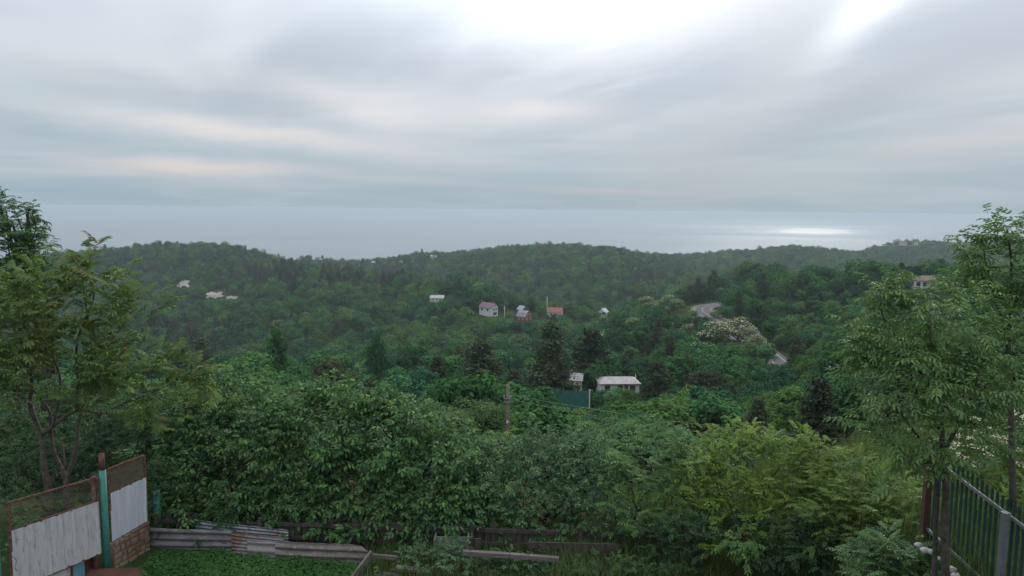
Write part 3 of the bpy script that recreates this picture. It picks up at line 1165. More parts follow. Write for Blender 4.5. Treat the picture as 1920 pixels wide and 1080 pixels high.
    a = me.attributes.new('turn', 'FLOAT_VECTOR', 'POINT')
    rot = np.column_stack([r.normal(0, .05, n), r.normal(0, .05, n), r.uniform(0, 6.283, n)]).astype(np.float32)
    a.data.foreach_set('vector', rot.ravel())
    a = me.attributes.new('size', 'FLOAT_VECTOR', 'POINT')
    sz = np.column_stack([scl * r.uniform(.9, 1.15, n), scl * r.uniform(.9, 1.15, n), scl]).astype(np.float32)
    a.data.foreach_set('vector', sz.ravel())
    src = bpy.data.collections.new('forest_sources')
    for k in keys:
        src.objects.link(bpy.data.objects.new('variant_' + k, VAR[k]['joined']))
    ng = bpy.data.node_groups.new('forest_nodes', 'GeometryNodeTree')
    ng.interface.new_socket('Geometry', in_out='INPUT', socket_type='NodeSocketGeometry')
    ng.interface.new_socket('Geometry', in_out='OUTPUT', socket_type='NodeSocketGeometry')
    N = ng.nodes
    gi, go = N.new('NodeGroupInput'), N.new('NodeGroupOutput')
    iop = N.new('GeometryNodeInstanceOnPoints')
    ci = N.new('GeometryNodeCollectionInfo')
    ci.inputs['Collection'].default_value = src
    ci.inputs['Separate Children'].default_value = True
    ci.inputs['Reset Children'].default_value = True

    def attr(nm, ty):
        q = N.new('GeometryNodeInputNamedAttribute')
        q.data_type = ty
        q.inputs['Name'].default_value = nm
        return q.outputs['Attribute']
    L = ng.links.new
    L(gi.outputs[0], iop.inputs['Points'])
    L(ci.outputs[0], iop.inputs['Instance'])
    iop.inputs['Pick Instance'].default_value = True
    L(attr('variant', 'INT'), iop.inputs['Instance Index'])
    e2r = N.new('FunctionNodeEulerToRotation')
    L(attr('turn', 'FLOAT_VECTOR'), e2r.inputs[0])
    L(e2r.outputs[0], iop.inputs['Rotation'])
    L(attr('size', 'FLOAT_VECTOR'), iop.inputs['Scale'])
    L(iop.outputs[0], go.inputs[0])
    o = link('forest', me)
    mod = o.modifiers.new('trees', 'NODES')
    mod.node_group = ng
    tag(o, 'dense green woods covering the hills from valley to ridges', 'woods', kind='stuff')
    print('forest instances', n)


build_forest()

# ------------------------------------------------------------------ single trees of the middle distance
LANDMARKS = [('the brown wooden utility pole', 952, 760), ('the grey-roofed building with white trim', 1155, 716), ('the green sheet-metal fence', 1070, 738),
             ('the blue corrugated wall', 795, 730), ('the bend of the grey road', 1322, 585), ('the lower stretch of grey road', 1445, 672),
             ('the white house with purple roof', 918, 580), ('the red house with gambrel roof', 982, 592), ('the brown-roofed white house', 1735, 532),
             ('the white-roofed shed', 140, 716), ('the pale blossoming acacia by the road', 1370, 625), ('the conical pine above the yellow-green bush', 1540, 760),
             ('the vine-wrapped pointed tree', 690, 650), ('the feathery red-tipped tree', 200, 620), ('the maple hedge', 640, 740), ('the young ash tree', 1740, 640)]
DIRS = ['to the right of', 'up and right of', 'straight above', 'up and left of', 'to the left of', 'down and left of', 'straight below', 'down and right of']
ORD = ['nearest', 'second', 'third', 'fourth', 'fifth', 'sixth', 'seventh', 'eighth', 'ninth', 'tenth', 'eleventh', 'twelfth', 'thirteenth', 'fourteenth', 'fifteenth',
       'sixteenth', 'seventeenth', 'eighteenth', 'nineteenth', 'twentieth', 'twenty-first', 'twenty-second', 'twenty-third', 'twenty-fourth', 'twenty-fifth',
       'twenty-sixth', 'twenty-seventh', 'twenty-eighth', 'twenty-ninth', 'thirtieth'] + ['further'] * 60
LOOK = {'nearA': ('broadleaf_tree', 'mid-green leafy tree'), 'nearB': ('broadleaf_tree', 'fine-leaved tree'), 'green': ('broadleaf_tree', 'mid-green leafy tree'), 'deep': ('broadleaf_tree', 'dark green leafy tree'), 'fresh': ('broadleaf_tree', 'light green leafy tree'),
        'acacia': ('acacia_tree', 'white-blossomed tree'), 'brown': ('bare_tree', 'thin brownish tree'), 'pine': ('pine_tree', 'dark pine')}
PLACED = []      # (object, kind, px, py)


def place_tree(kind, x, y, h, label=None, group=None, wide=1.0):
    v = VAR[kind]
    s = h / v['h']
    fam = kind.rstrip('0123456789')
    root = empty(LOOK[fam][0], (x, y, gz(x, y) - 0.2), label, 'tree', group)
    root.rotation_euler = (random.gauss(0, .03), random.gauss(0, .03), random.uniform(0, 6.283))
    root.scale = (s * wide * random.uniform(.92, 1.08), s * wide * random.uniform(.92, 1.08), s)
    for nm, me in v['parts']:
        o = link(nm, me, root)
        if nm != 'trunk':
            o['kind'] = 'stuff'
    c = proj(np.array(root.location) + (0, 0, h * 0.6))
    if label is None:
        PLACED.append((root, fam, c[0], c[1]))
    return root


TAKEN = []
# trees that stand out: kind, photo x, photo y of the top, distance, height, width factor, label
SPECIAL = [
    ('pine0', 1030, 598, 118, None, 1.25, 'tall dark pine with bare grey branches above the green sheet-metal fence'),
    ('pine2', 1108, 612, 160, None, 1.3, 'broad dark pine rising behind the two grey roofs'),
    ('pine1', 900, 632, 120, None, 1.5, 'brownish thin pine below the white house with purple roof'),
    ('pine1', 1232, 668, 120, None, 1.5, 'dark bare-twigged pine right of the white-trimmed grey roof'),
    ('pine0', 1285, 660, 140, None, 1.4, 'dark pine beside the bare-twigged one, towards the blossoming acacia'),
    ('pine2', 1540, 700, 52, None, 1.0, 'conical dark pine above the right end of the yellow-green bush'),
    ('pine1', 1420, 735, 60, None, 1.0, 'slim pine above the yellow-green bush, left of the conical pine'),
    ('deep2', 693, 612, 120, None, 0.55, 'pointed vine-wrapped dark tree standing above the maple hedge top'),
    ('green4', 520, 578, 135, None, 0.9, 'tall pale-topped tree in front of the left hillside'),
    ('acacia2', 1345, 602, 232, None, 1.8, 'white-blossomed acacia in front of the road bend'),
    ('acacia2', 1385, 594, 236, None, 1.9, 'largest white-blossomed acacia, between road bend and lower road'),
    ('acacia2', 1408, 612, 228, None, 1.5, 'white-blossomed acacia leaning towards the lower stretch of road'),
    ('acacia2', 1340, 588, 300, None, 1.4, 'white-blossomed acacia at the inside of the road bend'),
    ('green2', 1440, 640, 196, None, 1.3, 'green tree in front of the middle of the road'),
    ('acacia2', 1362, 596, 262, None, 1.5, 'white-blossomed acacia closest to the road bend'),
    ('acacia1', 1300, 596, 300, None, 1.2, 'sparsely blossoming tree left of the road bend'),
    ('acacia0', 1270, 560, 330, None, 1.3, 'tall white-blossomed tree left of and above the road bend'),
    ('acacia2', 1420, 624, 214, None, 1.3, 'white-blossomed acacia above the left edge of the lower road'),
    ('green1', 1425, 672, 190, None, 1.2, 'green tree covering the left edge of the lower road'),
    ('green1', 1362, 572, 300, None, 1.9, 'round green tree hiding the road just below its bend'),
    ('acacia1', 1405, 618, 232, None, 1.6, 'pale tree hiding the middle of the road'),
    ('green3', 1422, 646, 207, None, 1.6, 'green tree left of the lower road, under the pale tree'),
    ('green2', 1488, 682, 182, None, 1.7, 'round green tree hiding the near end of the lower road'),
    ('deep1', 1466, 632, 222, None, 1.3, 'dark tree on the far side of the lower road'),
    ('green0', 1385, 655, 196, None, 1.6, 'wide green tree right under the largest acacia'),
    ('fresh0', 1400, 640, 205, None, 1.6, 'rounded olive-green tree below the blossoming acacias'),
    ('green3', 1345, 650, 200, None, 1.2, 'broad green tree left of the lower road, under the acacias'),
    ('brown0', 620, 668, 85, None, 1.0, 'thin tan-flowered tree just left of the vine-wrapped pointed tree'),
    ('acacia1', 1672, 508, 290, None, 0.9, 'pale rounded tree left of the brown-roofed white house'),
    ('acacia1', 1718, 506, 330, None, 0.9, 'pale rounded tree directly behind the brown-roofed white house'),
    ('green1', 1160, 725, 132, None, 2.0, 'low round tree in front of the white-eaved building'),
    ('deep0', 1068, 718, 136, None, 1.6, 'low dark tree in front of the small grey building'),
    ('green3', 1022, 733, 98, None, 1.3, 'round tree covering the left half of the green sheet-metal fence'),
    ('green2', 818, 716, 80, None, 1.1, 'round tree covering the right end of the blue wall'),
    ('deep1', 757, 718, 84, None, 1.2, 'dark round tree covering the left end of the blue wall'),
    ('pine1', 822, 664, 140, None, 1.3, 'thin greyish pine left of the brownish one below the white house'),
    ('pine2', 962, 690, 130, None, 1.2, 'low dark pine left of the tall bare-branched pine'),
    ('pine1', 1182, 652, 172, None, 1.3, 'thin dark pine behind the white-eaved building'),
    ('brown0', 1325, 690, 120, None, 1.3, 'bare brownish tree below the blossoming acacias'),
    ('pine1', 1312, 664, 160, None, 1.2, 'slender pine right of the dark pine near the acacias'),
    ('brown0', 860, 650, 150, None, 1.3, 'bare brownish tree above the blue wall'),
    ('green0', 880, 690, 62, None, 1.1, 'large rounded green tree left of the wooden utility pole'),
    ('deep0', 780, 684, 100, None, 1.2, 'broad bluish-green tree around the blue corrugated wall'),
    ('green2', 1010, 722, 48, None, 1.0, 'bright round tree directly right of the wooden utility pole'),
    ('green1', 1195, 762, 40, None, 1.0, 'big dark rounded tree above the dip of the shrubs'),
    ('pine2', 330, 640, 150, None, 1.1, 'dark pine at the foot of the left hillside beside the sumac'),
    ('pine0', 380, 628, 165, None, 1.1, 'second dark pine at the foot of the left hillside'),
    ('deep1', 1320, 530, 372, None, 1.0, 'dark round tree directly above the road bend'),
    ('deep2', 1300, 532, 385, None, 1.0, 'dark round tree above the left end of the road bend'),
]
for kind, px, py, Y, h, w_, lab in SPECIAL:
    x, y, _ = at(px, py, Y)
    top = at(px, py, Y)[2]
    h = top - gz(x, y)
    h = float(np.clip(h, 4.0, 17.0))
    fam = kind.rstrip('0123456789')
    place_tree(kind, x, y, h, lab, 'pines on the slope' if fam == 'pine' else None, w_ * (8.0 / max(h, 8.0) if fam != 'pine' else 1.0))
    TAKEN.append((x, y, 3.0))

rt = np.random.default_rng(33)
cands = []
for r0, r1, cell in ((23, 45, 4.7), (45, 80, 5.8), (80, 128, 6.8)):
    n = int(2 * r1 / cell)
    for i in range(n):
        for j in range(int(r1 / cell)):
            x = (i - n / 2 + 0.5 * (j % 2) + rt.uniform(-.36, .36)) * cell
            y = (j + rt.uniform(-.36, .36)) * cell
            d = math.hypot(x, y)
            if r0 <= d < r1 and abs(math.atan2(x, y)) < R(38.5):
                cands.append((x, y))
cands.sort(key=lambda c: math.hypot(*c))
for x, y in cands:
    if len(PLACED) >= 285:
        break
    d = math.hypot(x, y)
    if any(math.hypot(x - a, y - b) < q for a, b, q in TAKEN):
        continue
    u = rt.random()
    if u < 0.50: kind = 'green%d' % rt.integers(0, 5)
    elif u < 0.70: kind = 'deep%d' % rt.integers(0, 3)
    elif u < 0.87: kind = 'fresh%d' % rt.integers(0, 2)
    elif u < 0.905: kind = 'brown0'
    elif u < 0.93: kind = 'acacia1'
    else: kind = 'pine%d' % rt.integers(0, 3)
    if d < 62 and not (kind.startswith('pine') and d > 40):
        kind = 'nearB%d' % rt.integers(0, 3) if rt.random() < .5 else 'nearA%d' % rt.integers(0, 3)
    h = rt.uniform(4.6, 7.6) if d < 45 else rt.uniform(5.5, 9.0)
    w_ = rt.uniform(0.9, 1.2) * (1.15 if d < 45 else 1.0)
    z = gz(x, y)
    v = VAR[kind]
    hm = max_height((x, y, z), h, v['r'] * h / v['h'] * w_, True)
    if hm < 2.4:
        continue
    if hm < h:
        w_ *= min(1.35, h / hm)
        h = hm
    place_tree(kind, x, y, h, None, None, w_)

# labels: bearing and order from the nearest thing one can find
bins = {}
for o, fam, px, py in PLACED:
    name, lx, ly = min(LANDMARKS, key=lambda q: math.hypot(px - q[1], (py - q[2]) * 1.3))
    a = math.atan2(-(py - ly), px - lx)
    k = int(round(a / (math.pi / 4))) % 8
    bins.setdefault((name, k, LOOK[fam][1], fam[:4] == 'pine'), []).append((math.hypot(px - lx, py - ly), o))
for (name, k, look, _p), L_ in bins.items():
    L_.sort(key=lambda q: q[0])
    for i, (_, o) in enumerate(L_):
        only = len(L_) == 1
        o['label'] = '%s%s %s %s' % ('' if only else ORD[i] + ' ', look, DIRS[k], name) if not only else 'lone %s %s %s' % (look, DIRS[k], name)
        o['group'] = 'trees covering the slope below the yard'

# ------------------------------------------------------------------ buildings
WHITE = material('white_plaster', (0.56, 0.545, 0.52), (0.45, 0.44, 0.42), 1.5, 0.8)
CREAM = material('cream_plaster', (0.60, 0.55, 0.46), (0.50, 0.46, 0.40), 1.5, 0.8)
BRICKRED = material('red_boards', (0.26, 0.075, 0.065), (0.20, 0.06, 0.055), 1.5, 0.75)
PURPLE = material('purple_roof', (0.17, 0.095, 0.125), (0.13, 0.075, 0.10), 1.0, 0.5)
GREYROOF = material('grey_roof', (0.27, 0.25, 0.25), (0.20, 0.185, 0.185), 1.0, 0.7)
BLUEROOF = material('blue_grey_roof', (0.30, 0.36, 0.42), (0.24, 0.29, 0.34), 1.0, 0.5)
PALEROOF = material('pale_roof', (0.40, 0.41, 0.41), (0.30, 0.31, 0.31), 1.0, 0.6)
REDROOF = material('red_roof', (0.28, 0.085, 0.07), (0.20, 0.065, 0.055), 1.0, 0.6)
BROWNROOF = material('brown_roof', (0.16, 0.11, 0.095), (0.12, 0.085, 0.075), 1.0, 0.7)
DARKROOF = material('dark_roof', (0.06, 0.065, 0.07), (0.045, 0.048, 0.05), 1.0, 0.7)
GLASS = material('window_glass', (0.03, 0.035, 0.04), (0.02, 0.024, 0.03), 1.0, 0.15, spec=0.5)
TRIM = material('white_trim', (0.58, 0.57, 0.55), (0.50, 0.49, 0.48), 2.0, 0.6)
WOODDOOR = material('brown_door', (0.10, 0.06, 0.04), (0.07, 0.045, 0.03), 3.0, 0.7)


def house(name, label, base, L, W, hw, hr, rot, wall, roof, windows=(), door=None, chimney=None, hip=0.0, gambrel=False, cat='house', group=None, over=0.35):
    """Long side faces -Y (before rotation). windows: (face 'f'/'l'/'r', x, z, w, h)"""
    root = empty(name, base, label, cat, group)
    root.rotation_euler = (0, 0, rot)
    x, y = L / 2, W / 2

    def prof(off=0.0):
        if gambrel:
            return [(-y - off, -off * 0.6), (-y * 0.62, hr * 0.68), (0, hr), (y * 0.62, hr * 0.68), (y + off, -off * 0.6)]
        return [(-y - off, -off * hr / y), (0, hr), (y + off, -off * hr / y)]
    mb = MB()
    mb.box((0, 0, hw / 2 - 0.75), (L, W, hw + 1.5))
    if not hip:
        p = prof()
        n = len(p)
        vs = [(sx * x, a, hw + b) for sx in (-1, 1) for a, b in p]
        mb.add(vs, [tuple(range(n))[::-1], tuple(range(n, 2 * n))] + [(i, i + 1, n + i + 1, n + i) for i in range(n - 1)])
    link('wall', mb.mesh('wall', wall), root)
    rb = MB()
    t = 0.14
    if hip:
        o = over
        b = [(-x - o, -y - o, hw), (x + o, -y - o, hw), (x + o, y + o, hw), (-x - o, y + o, hw)]
        r_ = [(-x + hip, 0, hw + hr), (x - hip, 0, hw + hr)]
        vs = [(a, c, d + 0.02) for a, c, d in b] + [(a, c, d + 0.02) for a, c, d in r_] + [(a, c, d - 0.12) for a, c, d in b]
        rb.add(vs, [(0, 1, 5, 4), (2, 3, 4, 5), (1, 2, 5), (3, 0, 4), (6, 7, 1, 0), (7, 8, 2, 1), (8, 9, 3, 2), (9, 6, 0, 3), (9, 8, 7, 6)])
    else:
        p = prof(over)
        for (a0, b0), (a1, b1) in zip(p[:-1], p[1:]):
            d = np.array([a1 - a0, b1 - b0]); d /= np.linalg.norm(d)
            nn = np.array([-d[1], d[0]])
            q = [np.array([a0, hw + b0]) + nn * 0.02, np.array([a1, hw + b1]) + nn * 0.02, np.array([a1, hw + b1]) + nn * t, np.array([a0, hw + b0]) + nn * t]
            vs = [(sx * (x + over), c[0], c[1]) for sx in (-1, 1) for c in q]
            rb.add(vs, [(0, 1, 2, 3), (7, 6, 5, 4), (0, 4, 5, 1), (1, 5, 6, 2), (2, 6, 7, 3), (3, 7, 4, 0)])
        # standing seams
        for k in range(int(L / 0.9)):
            xx = -x + 0.5 + k * 0.9
            for (a0, b0), (a1, b1) in zip(p[:-1], p[1:]):
                d = np.array([a1 - a0, b1 - b0]); d /= np.linalg.norm(d)
                nn = np.array([-d[1], d[0]]) * (t + 0.02)
                rb.beam((xx, a0 + nn[0], hw + b0 + nn[1]), (xx, a1 + nn[0], hw + b1 + nn[1]), 0.06, 0.05)
    ro = link('roof', rb.mesh('roof', roof), root)
    if chimney:
        cb = MB().box((chimney, 0.2, hw + hr + 0.2), (0.6, 0.6, 1.6))
        link('chimney', cb.mesh('chimney', BRICKRED), ro)

    def onface(face, u, z, out):
        if face == 'f': return (u, -y - out, z)
        if face == 'b': return (u, y + out, z)
        if face == 'l': return (-x - out, u, z)
        return (x + out, u, z)
    for face, u, z, w, h in windows:
        ax = np.eye(3) if face in 'fb' else np.array([[0, 1.0, 0], [1.0, 0, 0], [0, 0, 1.0]])
        fb = MB()
        for du, dz, sw, sh in ((0, h / 2, w + 0.24, 0.12), (0, -h / 2, w + 0.24, 0.12), (-w / 2 - 0.06, 0, 0.12, h - 0.12), (w / 2 + 0.06, 0, 0.12, h - 0.12), (0, 0, 0.07, h - 0.12)):
            fb.box(onface(face, u + du, z + dz, 0.05), (sw, 0.12, sh), ax)
        wo = link('window', fb.mesh('window', TRIM if wall is not WHITE else WOODDOOR), root)
        link('pane', MB().box(onface(face, u, z, 0.012), (w, 0.03, h), ax).mesh('pane', GLASS), wo)
    if door:
        face, u, w, h = door
        ax = np.eye(3) if face in 'fb' else np.array([[0, 1.0, 0], [1.0, 0, 0], [0, 0, 1.0]])
        do = link('door', MB().box(onface(face, u, h / 2, 0.03), (w, 0.08, h), ax).mesh('door', WOODDOOR), root)
        link('handle', MB().box(onface(face, u + w * 0.38, h * 0.48, 0.10), (0.12, 0.06, 0.06), ax).mesh('handle', TRIM), do)
    return root


def hbase(px, py, Y):
    p = at(px, py, Y)
    g = gz(p[0], p[1])
    p[2] = max(p[2], g) if p[2] < g else min(p[2], g + 1.2)
    return p


HAM = 'houses of the hamlet on the spur'
house('white_house', 'tall white house with long purple roof among hillside trees', hbase(916, 594, 430), 9.0, 6.5, 4.9, 2.5, R(-32), WHITE, PURPLE,
      [('r', -1.2, 3.7, .9, 1.2), ('r', 1.2, 3.7, .9, 1.2), ('r', -1.2, 1.3, .9, 1.3), ('r', 1.2, 1.3, .9, 1.3), ('r', 0, 5.9, .7, .9), ('f', -2.5, 3.6, 1, 1.2), ('f', 1.5, 3.6, 1, 1.2)],
      ('r', 0.0, 0.9, 2.0), group=HAM)
house('red_house', 'red house with grey gambrel roof in the hamlet', hbase(983, 600, 425), 6.5, 6.0, 2.4, 3.2, R(-40), BRICKRED, GREYROOF,
      [('r', -1.0, 3.6, .8, 1.0), ('r', 1.0, 3.6, .8, 1.0), ('r', -1.5, 1.2, .9, 1.1), ('r', 1.5, 1.2, .9, 1.1), ('f', -1.5, 1.2, 1, 1.1), ('f', 1.2, 1.2, 1, 1.1)],
      ('r', 0, 0.9, 2.0), gambrel=True, group=HAM)
house('shed', 'dark shed with blue-grey roof behind the red house', hbase(980, 586, 455), 5.5, 5.0, 2.2, 2.0, R(-55), BROWNROOF, BLUEROOF,
      [('f', -1, 1.2, .8, .8), ('f', 1.2, 1.2, .8, .8)], ('r', 0, .9, 1.9), cat='shed', group=HAM)
house('red_roofed_house', 'house with red roof and two chimneys right of the red gambrel house', hbase(1041, 592, 440), 8.5, 6.5, 2.6, 2.4, R(-14), CREAM, REDROOF,
      [('f', -2, 1.4, 1, 1.2), ('f', 1.5, 1.4, 1, 1.2), ('r', 0, 1.4, 1, 1.2)], ('f', 0, .9, 2), chimney=2.2, group=HAM)
house('blue_roofed_house', 'small house with light blue roof at the right end of the hamlet', hbase(1131, 586, 450), 5.2, 5.0, 2.4, 2.2, R(60), CREAM, BLUEROOF,
      [('l', 0, 1.4, .9, 1.1), ('f', -1.2, 1.4, .9, 1.1)], ('f', 1, .9, 2), group=HAM)
house('pale_roofed_shed', 'low shed with pale roof below the light blue roof', hbase(1108, 603, 402), 5.2, 4.2, 1.9, 1.2, R(15), CREAM, PALEROOF,
      [('f', -1, 1.1, .8, .7), ('f', 1, 1.1, .8, .7)], ('f', 0, .8, 1.7), cat='shed', group=HAM)
house('pale_cottage', 'low cottage with pale metal roof alone in the woods left of the hamlet', hbase(820, 564, 470), 8.6, 5.5, 2.2, 1.5, R(-4), CREAM, PALEROOF,
      [('f', -2.2, 1.2, 1, 1), ('f', 0.2, 1.2, 1, 1), ('f', 2.4, 1.2, 1, 1)], ('r', 0, .9, 1.9), chimney=-0.6, cat='cottage')
house('brown_roofed_house', 'white house with low brown roof beside the young ash tree', hbase(1736, 543, 300), 10.5, 7.5, 2.9, 1.9, R(-18), WHITE, BROWNROOF,
      [('f', -3.6, 1.5, 1.2, 1.5), ('f', -1.2, 1.5, 1.2, 1.5), ('f', 1.6, 1.5, 1.2, 1.5), ('f', 3.8, 1.5, 1.2, 1.5)], ('r', 0, .9, 2), hip=3.2)
house('green_roofed_house', 'pale house with green roof glimpsed between the ash branches', hbase(1878, 548, 240), 10.0, 7.0, 3.0, 2.0, R(10), WHITE,
      material('green_roof', (0.05, 0.16, 0.13), (0.04, 0.12, 0.10), 1.0, 0.5), [('f', -3, 1.5, 1, 1.3), ('f', 0, 1.5, 1, 1.3), ('f', 3, 1.5, 1, 1.3)], ('l', 0, .9, 2))
house('grey_roofed_building', 'long low building with grey roof and white eaves among pines', at(1157, 731, 150), 8.0, 5.5, 2.0, 0.85, R(4), WHITE, GREYROOF,
      [('f', -2.6, 1.1, .9, .9), ('f', 0, 1.1, .9, .9), ('f', 2.6, 1.1, .9, .9)], ('f', 1.3, .8, 1.8), hip=1.2, cat='building')
house('small_grey_building', 'small grey-roofed building left of the white-eaved one', at(1070, 726, 152), 4.6, 4.0, 2.0, 1.0, R(-8), CREAM, GREYROOF,
      [('f', -1.2, 1.1, .8, .8), ('f', 1.2, 1.1, .8, .8)], ('f', 0, .8, 1.8), cat='building')
house('white_roofed_shed', 'white-roofed shed glimpsed behind the feathery red-tipped tree', hbase(142, 736, 58), 4.4, 3.2, 0.9, 0.55, R(14), CREAM, PALEROOF,
      [('f', -1.2, 0.6, .7, .5), ('f', 1.2, 0.6, .7, .5)], ('f', 0, .7, 1.0), cat='shed')
house('blue_building', 'building with blue corrugated walls half hidden by trees', hbase(790, 762, 92), 4.6, 4.0, 2.5, 0.6, R(-6),
      material('blue_metal', (0.026, 0.062, 0.090), (0.02, 0.048, 0.072), 2.0, 0.8, spec=0.05), material('blue_metal', (0.03,) * 3), [('f', -1.3, 1.5, .8, .7), ('f', 1.3, 1.5, .8, .7)], ('f', 0, .9, 1.9), cat='building')
# far ridges
for nm, lab, px, py, Y, L, W, hw, hr, rt_, wl, rf in (
        ('ridge_house', 'red-roofed house on the far right ridge, beside the ash tree', 1692, 457, 1500, 15, 11, 5.5, 4.5, 10, WHITE, REDROOF),
        ('ridge_house', 'white flat house on the far right ridge, left of the red roof', 1661, 460, 1510, 13, 9, 5.0, 1.6, -6, WHITE, DARKROOF),
        ('ridge_house', 'small white house between red roof and flat house on the ridge', 1680, 458, 1515, 8, 7, 4.5, 2.0, 0, WHITE, PALEROOF),
        ('ridge_house', 'pale house at the right of the red ridge roof', 1716, 456, 1500, 9, 8, 4.0, 2.4, 15, CREAM, GREYROOF),
        ('ridge_house', 'reddish-walled house among thin trees in the far gap', 592, 486, 1330, 6, 6, 3.5, 2.0, 12, CREAM, BROWNROOF),
        ('ridge_house', 'white house among thin trees in the far gap', 602, 485, 1335, 7, 6, 4.5, 1.8, -8, WHITE, PALEROOF),
        ('ridge_house', 'white house on the wooded far slope right of the gap', 700, 493, 1240, 8, 7, 4.0, 2.6, -25, WHITE, PALEROOF),
        ('ridge_house', 'pale house under the middle of the far ridge', 751, 491, 1210, 9, 7, 3.5, 2.2, 18, CREAM, PALEROOF),
        ('ridge_house', 'wide white house near the crest left of the central hill', 813, 482, 1160, 13, 8, 4.5, 2.6, -10, WHITE, BLUEROOF)):
    k_ = 0.72 if px < 900 else 0.9
    L, W, hw, hr = L * k_, W * k_, hw * k_, hr * k_
    house(nm, lab, hbase(px, py + 1, Y), L, W, hw, hr, R(rt_), wl, rf, [('f', -L * .3, hw * .5, 1.2, 1.4), ('f', 0, hw * .5, 1.2, 1.4), ('f', L * .3, hw * .5, 1.2, 1.4)],
          ('r', 0, 1, 2.1), group='houses on the far ridges')

# bare earth patches on the left hill
EARTH = material('pale_earth', (0.33, 0.30, 0.26), (0.23, 0.21, 0.175), 0.25, 0.95, c3=(0.20, 0.20, 0.14))


def hit(px, py, Y0, Y1):
    ys = np.linspace(Y0, Y1, 400)
    d = ray(px, py)
    z = CAM[2] + d[2] * ys
    g = ground(d[0] * ys, ys)
    k = np.nonzero(z <= g)[0]
    y = ys[k[0]] if len(k) else Y1
    return CAM + d * y


def earth_patch(label, px0, px1, py0, py1, Y0, Y1):
    """a bare slope: uneven sheet with ragged rim lying on the hillside"""
    mb = MB()
    n, m_ = 14, 6
    V = []
    for j in range(m_ + 1):
        for i in range(n + 1):
            u, v = i / n, j / m_
            ex = math.sin(v * 9 + px0) * 0.06 + math.sin(v * 23) * 0.03
            ey = math.sin(u * 11 + px0) * 0.12 + math.sin(u * 27 + 1) * 0.07
            p = at(px0 + (px1 - px0) * (u + ex * (1 if 0 < i < n else 1.6)), py1 + (py0 - py1) * (v + (ey if j in (0, m_) else 0)), Y0 + (Y1 - Y0) * v)
            q_ = proj(p)
            p = hit(q_[0], q_[1], 560, 940)
            p = p + np.array([0, 0, 1.0 + 0.25 * math.sin(i * 2.3 + j * 1.7)])
            V.append(p)
    mb.add(V, [(j * (n + 1) + i, j * (n + 1) + i + 1, (j + 1) * (n + 1) + i + 1, (j + 1) * (n + 1) + i) for j in range(m_) for i in range(n)])
    o = mb.build('bare_slope', EARTH)
    tag(o, label, 'bare slope', kind='structure')


earth_patch('pale bare clearing on the left hill', 328, 354, 526, 539, 786, 812)
earth_patch('pale bare bank below the clearing on the left hill', 388, 417, 550, 560, 708, 722)
earth_patch('narrow pale bank right of the other bare bank', 424, 446, 557, 562, 698, 705)


# ------------------------------------------------------------------ utility poles, wires, far fence
POLE = material('weathered_pole', (0.17, 0.13, 0.10), (0.10, 0.08, 0.065), 4.0, 0.9, 0.4, stretch=(4, 4, 0.5))
METAL = material('grey_metal', (0.28, 0.29, 0.30), (0.22, 0.225, 0.23), 6.0, 0.45, metal=0.6)
CONCRETE = material('pale_concrete', (0.42, 0.40, 0.37), (0.33, 0.31, 0.28), 1.2, 0.9, 0.3)
WIREM = material('black_wire', (0.03, 0.03, 0.03), (0.02, 0.02, 0.02), 3.0, 0.6)


def pole(name, label, px, ytop, Y, rad, mat, arm=None, group=None):
    top = at(px, ytop, Y)
    g = gz(top[0], top[1]) - 0.5
    root = empty(name, (top[0], top[1], g), label, 'utility pole', group)
    H_ = top[2] - g
    link('shaft', MB().tube([(0, 0, 0), (0.03, 0, H_ * .5), (0, 0, H_)], [rad * 1.25, rad * 1.1, rad], 10).mesh('shaft', mat, True), root)
    if arm:
        mb = MB().box((0, -rad - .05, H_ - arm[1]), (arm[0], 0.09, 0.10))
        a = link('crossarm', mb.mesh('crossarm', METAL), root)
        for sx in (-.42, 0, .42):
            link('insulator', MB().tube([(sx * arm[0], -rad - .05, H_ - arm[1] + .06), (sx * arm[0], -rad - .05, H_ - arm[1] + .14), (sx * arm[0], -rad - .05, H_ - arm[1] + .22)], [.03, .055, .03], 8).mesh('insulator', TRIM), a)
    return root, top


pr_, ptop = pole('utility_pole', 'brown wooden utility pole rising from shrubs behind the hedge', 952, 721, 40, 0.088, POLE)
for k, dz in enumerate((0.75, 0.95)):
    link('bracket', MB().tube([(-.22, -.14, ptop[2] - pr_.location.z - dz), (0, -.16, ptop[2] - pr_.location.z - dz - .05), (.2, -.14, ptop[2] - pr_.location.z - dz)], .035, 6).mesh('bracket', METAL), pr_)
for k in range(3):
    link('insulator', MB().tube([(-.2 + .2 * k, -.15, ptop[2] - pr_.location.z - .72), (-.2 + .2 * k, -.15, ptop[2] - pr_.location.z - .56)], [.06, .035], 7).mesh('insulator', METAL), pr_)
link('notice_plate', MB().box((0.0, -.15, ptop[2] - pr_.location.z - 2.1), (.12, .02, .14)).mesh('notice_plate', TRIM), pr_)
pole('utility_pole', 'pale pole standing before the small grey building', 1078, 700, 140, 0.08, CONCRETE, (1.5, .6))
pole('utility_pole', 'thin pale pole below the white house with purple roof', 924, 590, 418, 0.16, CONCRETE)
pole('utility_pole', 'thin pale pole right of the white house with purple roof', 946, 574, 418, 0.20, CONCRETE)
pole('utility_pole', 'thin pale pole left of the red-roofed house', 1026, 556, 432, 0.18, CONCRETE)
pole('utility_pole', 'white post at the right end of the white-eaved building', 1192, 702, 148, 0.055, TRIM)


